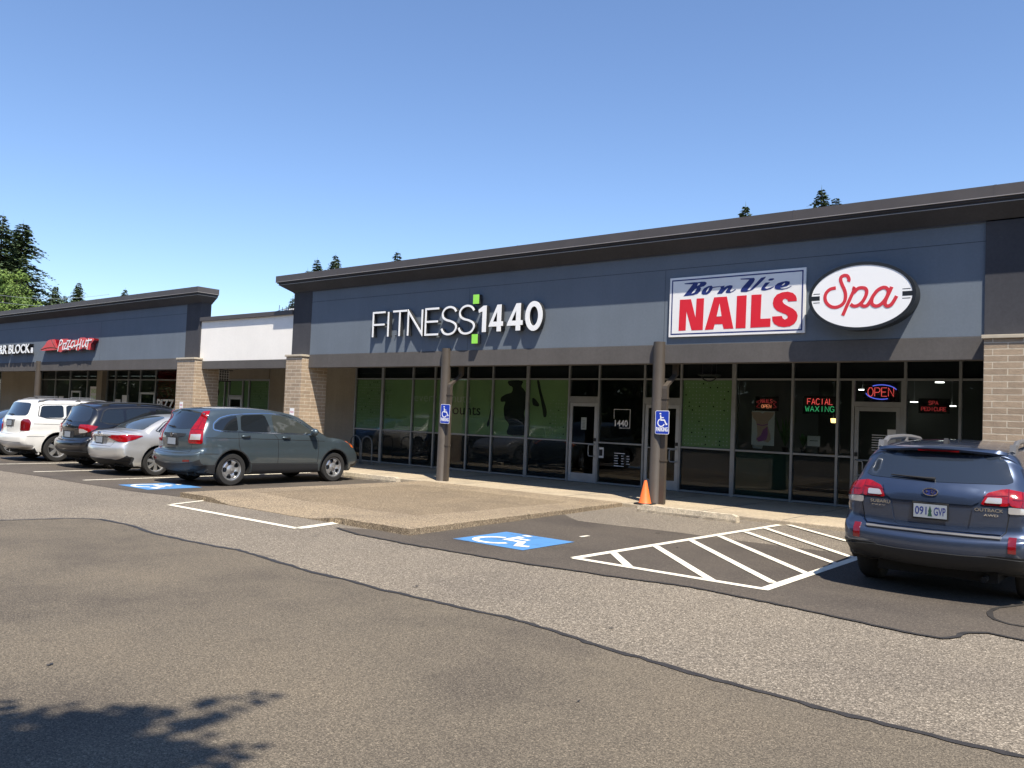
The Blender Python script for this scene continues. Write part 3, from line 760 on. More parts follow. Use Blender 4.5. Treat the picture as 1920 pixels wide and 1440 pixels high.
# ================================================================ SIGNS
def signs():
    # --- FITNESS:1440 channel letters
    t = thing('channel_letter_sign', 'thin white FITNESS and bold 1440 channel letters with lime squares on the blue-grey fascia', 'sign')
    d = .145; Yf = F-d; dep = .105
    def q(x, y): p = py(640+x/4.174, 500+y/4.174, Yf); return Vector((p.x, p.z))
    zb, zt = q(245, 552).y, q(245, 363).y
    P = lambda x, z: Vector((x, Yf, z))
    def letter(name, strokes, wd, ret=True):
        f = mb(M['signwhite']); r = mb(M['return'])
        for i, s_ in enumerate(strokes):
            s_ = list(s_); wv = wd
            f.stroke(s_, wv, lambda x, z, i=i: Vector((x, Yf-.0012*i, z)), (0, .012, 0)); r.stroke(s_, wv*1.04, lambda x, z, i=i: Vector((x, Yf+.0125+.0008*i, z)), (0, dep, 0))
        o = f.build(name, t); r.build('letter_return', o)
        x = (strokes[0][0][0]); mb(M['return']).box((x-.01, Yf+dep, zb+.02), (x+.01, F, zb+.04)).build('standoff', o)
        return o
    X = lambda x, y=460: q(x, y).x
    s = .048
    x0, x1 = X(247), X(340); letter('letter', [[(x0, zb), (x0, zt), (x1, zt)], [(x0, (zb+zt)/2), (x1-.02, (zb+zt)/2)]], s)
    x0 = X(365); letter('letter', [[(x0, zb), (x0, zt)]], s)
    x0, x1 = X(400), X(508); letter('letter', [[(x0, zt), (x1, zt)], [((x0+x1)/2, zt), ((x0+x1)/2, zb)]], s)
    x0, x1 = X(520), X(629); letter('letter', [[(x0, zb), (x0, zt-.03), (x1, zb+.03), (x1, zt)]], s)
    x0, x1 = X(657), X(758); letter('letter', [[(x1, zt), (x0, zt), (x0, zb), (x1, zb)], [(x0, (zb+zt)/2), (x1-.02, (zb+zt)/2)]], s)
    def S(x0, x1):
        h = zt-zb; w_ = x1-x0; f = [(.97,.83),(.82,.96),(.55,1.02),(.25,.96),(.08,.80),(.12,.63),(.35,.53),(.65,.47),(.93,.36),(.99,.20),(.82,.04),(.5,-.02),(.18,.04),(.02,.20)]
        return cr([(x0+w_*a, zb+h*b) for a, b in f], 4)
    letter('letter', [S(X(780), X(897))], s); letter('letter', [S(X(914), X(1037))], s)
    zb2, zt2 = q(1100, 512).y, q(1100, 306).y; h = zt2-zb2; W = .115
    def poly(name, loops, holes=None):
        f = mb(M['signwhite']); r = mb(M['return'])
        for l in loops:
            shape2(f, [Vector(p) for p in l], P, (0, .012, 0)); shape2(r, [Vector(p) for p in l], lambda x, z: Vector((x, Yf+.0125, z)), (0, dep, 0))
        return f, r
    def fin(f, r, x):
        o = f.build('number', t); r.build('letter_return', o); mb(M['return']).box((x-.06, Yf+dep, zb2+.03), (x-.04, F, zb2+.05)).build('standoff', o)
    xa, xb = X(1068), X(1130)
    f, r = poly('number', [[(xb, zb2), (xb, zt2), (xb-.09, zt2), (xa, zt2-.09), (xa+.02, zt2-.16), (xb-W, zt2-.13), (xb-W, zb2)]]); fin(f, r, xb)
    for a, c in ((1152, 1262), (1294, 1415)):
        xa, xb = X(a), X(c); w_ = xb-xa
        f, r = mb(M['signwhite']), mb(M['return'])
        outer = [(xa, zb2+.19*h), (xa+.02, zb2+.30*h), (xa+.58*w_, zt2), (xa+.86*w_, zt2), (xa+.86*w_, zb2+.37*h), (xb, zb2+.37*h), (xb, zb2+.20*h), (xa+.86*w_, zb2+.20*h), (xa+.86*w_, zb2), (xa+.57*w_, zb2), (xa+.57*w_, zb2+.19*h)]
        inner = [(xa+.57*w_, zb2+.37*h), (xa+.30*w_, zb2+.37*h), (xa+.57*w_, zb2+.74*h)]
        # split the counter open: left diagonal, right stem, bar
        L1 = [(xa, zb2+.19*h), (xa+.02, zb2+.30*h), (xa+.58*w_, zt2), (xa+.58*w_, zb2+.74*h), (xa+.30*w_, zb2+.37*h), (xa+.58*w_, zb2+.37*h), (xa+.58*w_, zb2+.19*h)]
        L2 = [(xa+.58*w_, zb2), (xa+.58*w_, zt2), (xa+.86*w_, zt2), (xa+.86*w_, zb2)]
        L3 = [(xa+.86*w_, zb2+.20*h), (xa+.86*w_, zb2+.37*h), (xb, zb2+.37*h), (xb, zb2+.20*h)]
        for k, l in enumerate((L1, L2, L3)):
            l = [Vector(p) for p in l]; shape2(f, l, P, (0, .012, 0)); shape2(r, l, lambda x, z: Vector((x, Yf+.0125, z)), (0, dep, 0))
        fin(f, r, xb)
    xa, xb = X(1440), X(1566); cx, cz = (xa+xb)/2, (zb2+zt2)/2; f, r = mb(M['signwhite']), mb(M['return'])
    el = [(cx+(xb-xa)/2*.80*math.cos(a), cz+(h*.5+.01-.045)*math.sin(a)) for a in [i*math.pi/20 for i in range(40)]]
    f.stroke(el, .115, P, (0, .012, 0), closed=True); r.stroke(el, .12, lambda x, z: Vector((x, Yf+.0125, z)), (0, dep, 0), closed=True); fin(f, r, xb-.03)
    for (x_, y_) in ((1030, 292), (1018, 602)):
        a = q(x_, y_); o = mb(M['lime']).box((a.x, Yf, a.y), (a.x+.175, Yf+.012, a.y+.215)).build('square', t); mb(M['return']).box((a.x-.002, Yf+.0125, a.y-.002), (a.x+.177, Yf+dep+.0125, a.y+.217)).build('letter_return', o)
    # --- BON VIE NAILS panel
    t = thing('panel_sign', 'white rectangular Bon Vie NAILS panel sign with red and navy lettering', 'sign')
    x0, x1, z0, z1 = -7.77, -5.125, 3.305, 4.455; Y = F-.045
    p = mb(M['signface']).box((x0, Y, z0), (x1, F-.003, z1)).build('panel', t, bevel=.003)
    b = mb(M['navy']); i_ = .055; P3 = lambda k: (lambda x, z: Vector((x, Y-.002-.0006*k, z)))
    b.stroke([(x0+i_, z0+i_), (x1-i_, z0+i_), (x1-i_, z1-i_), (x0+i_, z1-i_)], .024, P3(0), (0, .001, 0), closed=True); b.build('border', t)
    # lettering traced as outlines on the panel
    def T(pts, Yv, mt, nm, th=.0012, grid=.2): 
        bb = mb(M[mt])
        for k, pl in enumerate(pts):
            q = [(lambda p: Vector((p.x, p.z)))(py(1255+x/7.385, 500+y/7.385, Yv)) for x, y in pl]; shape2(bb, q, lambda x, z: Vector((x, Yv-.0002*k, z)), (0, th, 0), grid)
        return bb.build(nm, t)
    T([[(147,458),(127,888),(225,883),(237,620),(308,882),(462,876),(482,437),(378,441),(362,705),(300,450)], [(620,425),(490,876),(610,868),(628,798),(735,795),(752,862),(887,856),(797,413)], [(937,405),(918,855),(1055,850),(1072,395)],
       [(1138,390),(1122,845),(1398,832),(1402,716),(1262,722),(1277,383)],
       [(1765,475),(1645,482),(1635,455),(1605,442),(1575,455),(1568,485),(1590,515),(1640,545),(1710,580),(1760,625),(1778,680),(1765,740),(1730,790),(1670,825),(1590,837),(1510,825),(1450,790),(1428,745),(1425,690),(1560,682),(1570,715),(1600,732),(1635,715),(1640,685),(1615,660),(1560,640),(1490,610),(1445,560),(1432,505),(1445,440),(1490,385),(1560,355),(1640,345),(1710,362),(1750,400),(1765,440)]], Y-.003, 'signred', 'lettering')
    T([[(695,510),(655,690),(722,686)]], Y-.0055, 'signface', 'lettering')
    T([[(208,232),(345,215),(400,215),(440,208),(495,208),(516,222),(510,245),(480,270),(430,285),(438,300),(425,340),(390,375),(330,395),(195,410),(215,385),(262,325),(325,243),(215,243)],
       [(540,268),(585,262),(600,280),(705,268),(705,278),(600,294),(590,320),(560,360),(520,385),(470,388),(445,375),(450,345),(480,300)],
       [(705,272),(770,262),(752,292),(800,265),(840,255),(875,262),(875,285),(840,335),(850,348),(880,335),(915,308),(920,318),(885,345),(835,365),(785,362),(780,345),(815,297),(800,297),(730,372),(658,378),(715,300)],
       [(985,165),(1100,158),(1175,155),(1185,175),(1170,210),(1080,325),(1110,325),(1165,270),(1270,155),(1338,138),(1330,155),(1230,255),(1150,320),(1070,348),(1000,350),(985,335),(1000,300),(1110,178),(988,178)],
       [(1330,222),(1395,215),(1320,295),(1350,305),(1400,290),(1450,270),(1452,278),(1400,310),(1330,328),(1280,328),(1270,310),(1285,280)], [(1368,182),(1395,165),(1440,160),(1455,172),(1425,190),(1380,195)],
       [(1560,210),(1620,198),(1665,205),(1668,235),(1630,268),(1560,285),(1535,290),(1545,302),(1600,300),(1650,285),(1690,262),(1692,270),(1640,300),(1560,318),(1490,315),(1458,300),(1462,265),(1500,230)]], Y-.003, 'navy', 'lettering')
    T([[(398,232),(428,228),(418,250),(385,268)], [(355,310),(380,305),(350,355),(305,376)], [(555,285),(545,320),(508,362),(525,310)], [(1590,225),(1605,228),(1590,250),(1555,262)]], Y-.0055, 'signface', 'lettering')
    # --- oval SPA sign
    t = thing('oval_sign', 'oval white sign with red script Spa and black edge beside the nails panel', 'sign')
    dY = .30; Y = F-dY
    cx, cz = -4.13, 3.85; ax, az = .845, .555
    el = lambda k, n=72: [Vector((cx+ax*k*math.cos(2*math.pi*i/n), cz+az*k*math.sin(2*math.pi*i/n))) for i in range(n)]
    b = mb(M['signblack']); shape2(b, el(1.0), lambda x, z: Vector((x, Y+.01, z)), (0, dY-.02, 0), .3); b.build('cabinet', t, smooth=40)
    b = mb(M['signblack']); b.stroke([tuple(v) for v in el(.975)], .05, lambda x, z: Vector((x, Y-.01, z)), (0, .02, 0), closed=True); b.build('rim', t)
    b = mb(M['signwhite']); shape2(b, el(.955), lambda x, z: Vector((x, Y-.003, z)), (0, .012, 0), .3); b.build('face', t)
    b = mb(M['signblack']); c3 = lambda x, y: (lambda p: Vector((p.x, p.z)))(py(1220+x/2.743, 320+y/2.743, Y-.004))
    for sx, X0, X1 in ((-1, cx-ax*.955, cx-.66), (1, cx+.645, cx+ax*.955)):
        for dz, hh_ in ((0, .075), (.075, .012), (-.075, .012)):
            shr = .0 if dz == 0 else .02
            a, c_ = (X0+shr*2 if sx < 0 else X0), (X1 if sx < 0 else X1-shr*2)
            b.box((a, Y-.0045, cz+dz-hh_/2), (c_, Y-.0032, cz+dz+hh_/2))
    b.build('stripe_pattern', t)
    b = mb(M['scriptred']); kk = [0]
    def st3(pts, wd=.072):
        q_ = cr([c3(*p) for p in pts], 5); kk[0] += 1
        b.stroke(q_, wd, lambda x, z: Vector((x, Y-.006-.0006*kk[0], z)), (0, .003, 0))
    for s_ in ([(705,375),(715,340),(690,285),(640,275),(590,300),(578,350),(600,420),(640,510),(658,590),(645,690),(590,760),(500,795),(410,780),(345,720),(322,640),(345,560),(410,500),(500,478)],
        [(770,478),(800,490),(785,540),(740,640),(690,750),(612,930)], [(790,560),(860,490),(930,475),(985,490),(1005,540),(985,620),(930,710),(860,765),(790,775),(740,745)],
        [(905,745),(950,775),(1010,765),(1060,700),(1110,610),(1180,520),(1260,475),(1320,475),(1360,515)], [(1105,620),(1085,690),(1100,750),(1160,775),(1230,750),(1300,680),(1345,600),(1365,530)],
        [(1415,460),(1370,560),(1320,670),(1305,740),(1340,775),(1400,755),(1450,690),(1495,610)]):
        st3([((1510+x/8.727-1220)*2.743, (485+y/8.727-320)*2.743) for x, y in s_], .055)
    b.build('lettering', t)
    # --- wheelchair parking signs on the two posts
    def isasign(cxp, label, tilt=0):
        x, z = cxp; w_, h_ = .30, .455
        t = thing('parking_sign', label, 'parking sign', (x, 14.285, z), 0, 'wheelchair parking signs on the posts'); t.rotation_euler = (0, tilt, 0)
        rr = .03
        def rrect(k): 
            o = []; 
            for (sx, sz, a0) in ((1,1,0),(-1,1,90),(-1,-1,180),(1,-1,270)):
                for a in range(0, 91, 30): o.append(Vector((sx*(w_/2-rr)+(rr-k)*math.cos(R(a0+a)), sz*(h_/2-rr)+(rr-k)*math.sin(R(a0+a)))))
            return o
        b = mb(M['signwhite']); shape2(b, rrect(0), lambda x, z: Vector((x, 0, z)), (0, .003, 0)); b.build('plate', t)
        b = mb(M['signblue']); shape2(b, rrect(.01), lambda x, z: Vector((x, -.0015, z)), (0, .001, 0)); b.build('blue_field', t)
        b = mb(M['signwhite']); k = 0
        def s_(pts, wd, n):
            b.stroke([Vector((-.15+.30*u, -.2275+.455*v)) for u, v in pts], wd, lambda x, z: Vector((x, -.0025-.0004*n, z)), (0, .0006, 0))
        s_([(.43+.235*math.cos(R(a)), .485+.155*math.sin(R(a))) for a in range(112, 352, 12)], .020, 0)
        s_([(.38,.80),(.42,.60),(.66,.60),(.80,.42),(.88,.445)], .026, 1); s_([(.41,.70),(.62,.70)], .018, 2); s_([(.36,.84),(.375,.895)], .036, 3)
        put_text(b, 'PARKING', lambda u, v: Vector((-.125+.25*u, -.003, -.175+.085*v)), (0, .0006, 0), .035)
        b.build('wheelchair_symbol', t)
        mb(M['alu']).box((-.02, .003, .05), (.02, .03, .09)).box((-.02, .003, -.09), (.02, .03, -.05)).build('bracket', t)
        return t
    a = py(834.5, 776, 14.285); isasign((a.x, a.z), 'blue wheelchair parking sign on the post beside the counts lettering, left of the two', R(1))
    a = py(1241.5, 792, 14.285); isasign((a.x, a.z), 'blue wheelchair parking sign on the post behind the orange cone', R(-.5))
    # --- tax office letters
    t = thing('channel_letter_sign', 'white H&R BLOCK channel letters with black sides on the far left fascia', 'sign')
    b = mb(M['signwhite']); q0 = py(63, 641, F-.2); q1 = py(1, 663, F-.2)
    xr = q0.x-.35; xl = xr-3.75; z0 = py(50, 662, F-.2).z; z1 = py(50, 644.5, F-.2).z
    YF = F-.2
    put_text(b, 'H&R BLOCK', rectP(xl, z0, xr, z1, YF), (0, .01, 0), .018); b.build('lettering', t)
    b = mb(M['return']); put_text(b, 'H&R BLOCK', rectP(xl, z0, xr, z1, YF+.0105), (0, .17, 0), .018); b.build('letter_return', t)
    b = mb(M['signwhite']).box((xr+.12, YF, z0), (xr+.30, YF+.01, z0+.22)); b.build('square', t)
    # --- pizza shop letters with red hat
    t = thing('channel_letter_sign', 'Pizza Hut sign with red roof shape and white script letters', 'sign')
    c1 = lambda x, y, Y=YF: (lambda p: Vector((p.x, p.z)))(py(60+x/13.714, 610+y/13.714, Y))
    hat = [(205,640),(270,575),(350,480),(380,420),(430,380),(500,365),(580,360),(605,400),(610,450),(660,550),(685,620),(560,635),(400,645),(270,655)]
    b = mb(M['hered']); shape2(b, [c1(*p) for p in hat], lambda x, z: Vector((x, YF, z)), (0, .012, 0), .3); o = b.build('roof_emblem', t)
    b = mb(M['lredd']); shape2(b, [c1(*p) for p in hat], lambda x, z: Vector((x, YF+.0125, z)), (0, .17, 0), .3); b.build('letter_return', o)
    b = mb(M['lredd']); b.stroke(cr([c1(*p) for p in [(225,632),(340,595),(450,575),(570,580),(670,612)]], 4), .045, lambda x, z: Vector((x, YF-.002, z)), (0, .001, 0)); b.stroke([c1(*p) for p in [(500,372),(530,450),(590,560)]], .035, lambda x, z: Vector((x, YF-.003, z)), (0, .001, 0)); b.build('emblem_line', o)
    back = [(700,400),(740,352),(900,345),(960,385),(1080,375),(1180,380),(1240,315),(1350,312),(1400,345),(1480,322),(1590,330),(1590,380),(1510,480),(1490,630),(1400,622),(1340,590),(1250,610),(1180,650),(1100,600),(960,640),(800,645),(740,690),(655,668),(685,560)]
    r = mb(M['lredd']); shape2(r, [c1(*p) for p in back], lambda x, z: Vector((x, YF+.012, z)), (0, .17, 0), .3); o = r.build('letter_return', t); r = mb(M['hered']); shape2(r, [c1(*p) for p in back], lambda x, z: Vector((x, YF+.004, z)), (0, .007, 0), .3); r.build('red_backing', t)
    S3 = [[(745,375),(720,430),(690,560),(663,668)],[(722,400),(760,378),(788,405),(770,470),(715,525)],[(815,450),(787,632)],[(825,472),(900,455),(825,612),(870,598),(955,612)],[(905,402),(990,390),(915,562),(990,545)],[(1110,412),(1060,412),(1015,480),(1010,560),(1045,570),(1090,500),(1112,420),(1095,540),(1128,530)],[(1215,350),(1148,640)],[(1130,522),(1262,478)],[(1280,358),(1233,602)],[(1332,388),(1300,520),(1322,552),(1378,480),(1402,398),(1385,535),(1412,545)],[(1472,340),(1422,618)],[(1405,405),(1550,372)]]
    b = mb(M['signwhite'])
    for k, s_ in enumerate(S3):
        q_ = [c1(*p) for p in s_]; q_ = cr(q_, 3) if len(q_) > 2 and k not in (3, 4) else q_
        b.stroke(q_, .048, lambda x, z, k=k: Vector((x, YF-.012-.001*k, z)), (0, .01, 0))
    b.build('lettering', t)
signs()
# ================================================================ NEON, WINDOW DISPLAY
def neon(name, label, words, emname, boards, extra=None):
    t = thing(name, label, 'neon sign'); (x0, z0, x1, z1) = boards; Y = G+.10
    mb(M['black']).box((x0-.05, Y+.02, z0-.05), (x1+.05, Y+.03, z1+.05)).build('backboard', t)
    for st, rect, mat in words:
        b = mb(mat); neon_text(b, st, rect, Y); b.build('neon_tube', t)
    if extra: extra(t, Y)
    return t
GL = {'A': [[(0,0),(.5,1),(1,0)],[(.2,.35),(.8,.35)]], 'C': [[(1,.85),(.7,1),(.3,1),(0,.7),(0,.3),(.3,0),(.7,0),(1,.15)]], 'D': [[(0,0),(0,1),(.6,1),(1,.7),(1,.3),(.6,0),(0,0)]],
 'E': [[(1,0),(0,0),(0,1),(1,1)],[(0,.5),(.8,.5)]], 'F': [[(0,0),(0,1),(1,1)],[(0,.5),(.8,.5)]], 'G': [[(1,.85),(.7,1),(.3,1),(0,.7),(0,.3),(.3,0),(.7,0),(1,.2),(1,.45),(.6,.45)]],
 'I': [[(.5,0),(.5,1)]], 'L': [[(0,1),(0,0),(.9,0)]], 'N': [[(0,0),(0,1),(1,0),(1,1)]], 'O': [[(.3,0),(0,.3),(0,.7),(.3,1),(.7,1),(1,.7),(1,.3),(.7,0),(.3,0)]], 'P': [[(0,0),(0,1),(.7,1),(1,.85),(1,.6),(.7,.45),(0,.45)]],
 'R': [[(0,0),(0,1),(.7,1),(1,.85),(1,.6),(.7,.45),(0,.45)],[(.5,.45),(1,0)]], 'S': [[(1,.85),(.7,1),(.3,1),(0,.85),(0,.62),(1,.38),(1,.15),(.7,0),(.3,0),(0,.15)]], 'U': [[(0,1),(0,.2),(.3,0),(.7,0),(1,.2),(1,1)]], 'W': [[(0,1),(.25,0),(.5,.7),(.75,0),(1,1)]], 'X': [[(0,0),(1,1)],[(0,1),(1,0)]]}
def neon_text(b, st, rect, Y, r=.007):
    x0, z0, x1, z1 = rect; n = len(st); cw = (x1-x0)/n
    for i, ch in enumerate(st):
        for s_ in GL.get(ch, []): b.tube([(x0+cw*(i+.1+.76*u), Y, z0+(z1-z0)*v) for u, v in s_], r, 6)
def displays():
    M['nred'] = emis('neon_red', (.9, .10, .09), .75); M['ngreen'] = emis('neon_green', (.08, .65, .26), .4); M['nblue'] = emis('neon_blue', (.12, .16, .9), .8)
    M['ndim'] = emis('neon_dim_red', (.5, .05, .05), .32); M['norange'] = emis('neon_orange', (.75, .25, .12), .5)
    neon('neon_sign', 'neon sign with red FACIAL over green WAXING', [('FACIAL', (-6.20, 2.16, -5.65, 2.28), M['nred']), ('WAXING', (-6.24, 2.01, -5.62, 2.12), M['ngreen'])], 0, (-6.24, 2.01, -5.62, 2.28))
    neon('neon_sign', 'dim red NAILS OPEN neon sign above the poster', [('NAILS', (-7.22, 2.17, -6.95, 2.25), M['ndim']), ('OPEN', (-7.20, 2.06, -6.97, 2.13), M['norange'])], 0, (-7.30, 2.05, -6.87, 2.26),
        lambda t, Y: mb(M['ndim']).tube([(-7.24, Y, 2.22), (-7.31, Y, 2.19), (-7.24, Y, 2.15), (-7.31, Y, 2.08), (-7.24, Y, 2.06)], .005, 6).tube([(-6.93, Y, 2.22), (-6.86, Y, 2.19), (-6.93, Y, 2.15), (-6.86, Y, 2.08), (-6.93, Y, 2.06)], .005, 6).build('neon_tube', t))
    def ovals(t, Y):
        b = mb(M['nblue'])
        for a0, a1 in ((20, 130), (190, 300)): b.tube([(-4.71+.30*math.cos(R(a)), Y, 2.435+.145*math.sin(R(a))) for a in range(a0, a1, 8)], .009, 6)
        b.build('neon_tube', t)
    neon('neon_sign', 'red OPEN neon sign in a blue oval above the nail shop door', [('OPEN', (-4.98, 2.35, -4.46, 2.52), M['nred'])], 0, (-5.0, 2.29, -4.42, 2.58), ovals)
    neon('neon_sign', 'dim red SPA PEDICURE neon sign in the window right of the nail shop door', [('SPA', (-3.84, 2.20, -3.66, 2.27), M['ndim']), ('PEDICURE', (-3.97, 2.08, -3.52, 2.15), M['ndim'])], 0, (-3.97, 2.08, -3.52, 2.27))
    # poster
    c7 = lambda x, y, Y=G+.10: (lambda p: Vector((p.x, p.z)))(py(1260+x/4.8, 660+y/4.8, Y))
    Y = G+.10; t = thing('poster', 'spa poster of bare shoulders and a purple orchid in the nail shop window', 'poster')
    a, b_ = c7(713, 835), c7(925, 535)
    mb(M['paper']).box((a.x, Y, a.y), (b_.x, Y+.006, b_.y)).build('sheet', t)
    b = mb(M['skin']); shape2(b, [c7(*p) for p in [(716,540),(790,540),(815,555),(840,540),(925,545),(900,590),(868,625),(862,665),(885,745),(888,790),(865,815),(820,800),(775,810),(755,790),(770,740),(765,665),(755,620),(728,590)]], lambda x, z: Vector((x, Y-.002, z)), (0, .001, 0), .1); b.build('printed_figure', t)
    b = mb(M['purple']); shape2(b, [c7(*p) for p in [(860,670),(862,740),(850,790),(815,800),(780,805),(760,780),(800,750),(820,700)]], lambda x, z: Vector((x, Y-.004, z)), (0, .001, 0), .1)
    b.stroke([c7(*p) for p in [(765,650),(815,662),(865,650)]], .02, lambda x, z: Vector((x, Y-.005, z)), (0, .001, 0)); b.build('printed_flower', t)
    # vase, plants, white letter notice, small lamp
    v = mb(M['signface']).lathe([(.0, 0), (.10, .0), (.13, .15), (.12, .32), (.06, .42), (.055, .55), (.075, .60), (.06, .60)], n=20).build('vase', None, smooth=50); tag(v, 'tall pale vase standing left of the spa poster', 'vase'); v.location = (-7.36, G+.34, 1.16)
    sh = mb(M['rail']).box((-7.68, G+.12, 1.06), (-5.6, G+.6, 1.12)); sh.box((-7.6, G+.2, SW), (-7.5, G+.3, 1.06)).box((-5.75, G+.2, SW), (-5.65, G+.3, 1.06)); tag(sh.build('display_shelf'), 'low display shelf behind the nail shop window', 'shelf')
    M['houseleaf'] = flat('house_leaf', (.06, .14, .045), .5, var=.3, vs=9)
    for (x, s_, lb) in ((-6.72, 1.0, 'taller potted plant right of the spa poster'), (-6.32, .45, 'small potted plant below the facial waxing neon')):
        rnd = random.Random(int(x*100)); t = thing('potted_plant', lb, 'plant', (x, G+.3, 1.12)); mb(M['signblack']).lathe([(0, 0), (.05, 0), (.07, .1), (.0, .1)], n=14).build('pot', t, smooth=40)
        b = mb(M['houseleaf'])
        for k in range(34):
            a = rnd.uniform(0, 6.28); L_ = s_*rnd.uniform(.25, .75); o_ = Vector((0, 0, .1)); e = Vector((math.cos(a)*L_*.35, math.sin(a)*L_*.35, .1+L_)); mid = o_.lerp(e, .6)+Vector((math.cos(a)*.03, math.sin(a)*.03, .05)); w2 = Vector((-math.sin(a), math.cos(a), 0))*.022
            b.add([o_, mid-w2, e, mid+w2], [(0, 1, 2, 3)])
        b.build('leaves', t)
    a, b_ = c7(1217, 845), c7(1333, 758); o = mb(M['paper']).box((a.x, Y, a.y), (b_.x, Y+.004, b_.y)); o.mat(M['black']); o.box((a.x+.05, Y-.002, (a.y+b_.y)/2), (b_.x-.05, Y-.001, (a.y+b_.y)/2+.012)); tag(o.build('paper_notice'), 'white paper notice below the facial waxing neon', 'notice')
    a, b_ = py(1663, 845, G-.03), py(1684, 806, G-.03); o = mb(M['paper']).box((a.x, G-.028, a.z), (b_.x, G-.022, b_.z)); tag(o.build('paper_notice'), 'white paper notice taped on the nail shop door glass', 'notice')
    t = thing('door_decal', 'small white opening hours lettering on the nail shop door', 'lettering'); b = mb(M['signwhite'])
    for k in range(7):
        z = 1.56-k*.05; b.box((-4.84, G-.022, z), (-4.62+.05*(k % 3 == 0), G-.020, z+.012))
    b.build('lettering', t)
    a = c7(1452, 618, 19.6); t = thing('wall_lamp', 'small glowing amber lamp inside the nail shop', 'lamp'); mb(emis('lamp_amber_glow', (1, .62, .2), 3)).lathe([(0, -.05), (.05, -.05), (.06, .05), (0, .05)], n=14, c=(a.x, 19.6, a.y)).build('lamp_shade', t)
    mb(M['alu']).tube([(a.x, 19.6, a.y+.05), (a.x, 19.6, 3.0)], .008, 6).build('cord', t)
    em = emis('ceiling_light_glow', (1, .97, .9), 3.5)
    for (xp, yp, Yd) in ((1762, 716, 19.6), (1784.6, 760.5, 20.6), (1617.5, 730, 20.2), (1400, 732, 20.3), (1714, 753, 22.5)):
        p = py(xp, yp, Yd); z_ = 2.99; d_ = ray(xp, yp); k = (z_-EYE.z)/d_.z; 
        o = mb(em).lathe([(0, 0), (.09, 0), (.09, -.02), (0, -.022)], n=16).build('ceiling_light'); o.location = (p.x, Yd, min(2.985, p.z)); 
        tag(o, 'small round ceiling light glowing inside the nail shop', 'ceiling light', 'ceiling lights inside the nail shop')
        if p.z < 2.9: mb(M['alu']).tube([(0, 0, 0), (0, 0, 3.0-p.z)], .006, 6).build('stem', o)
displays()
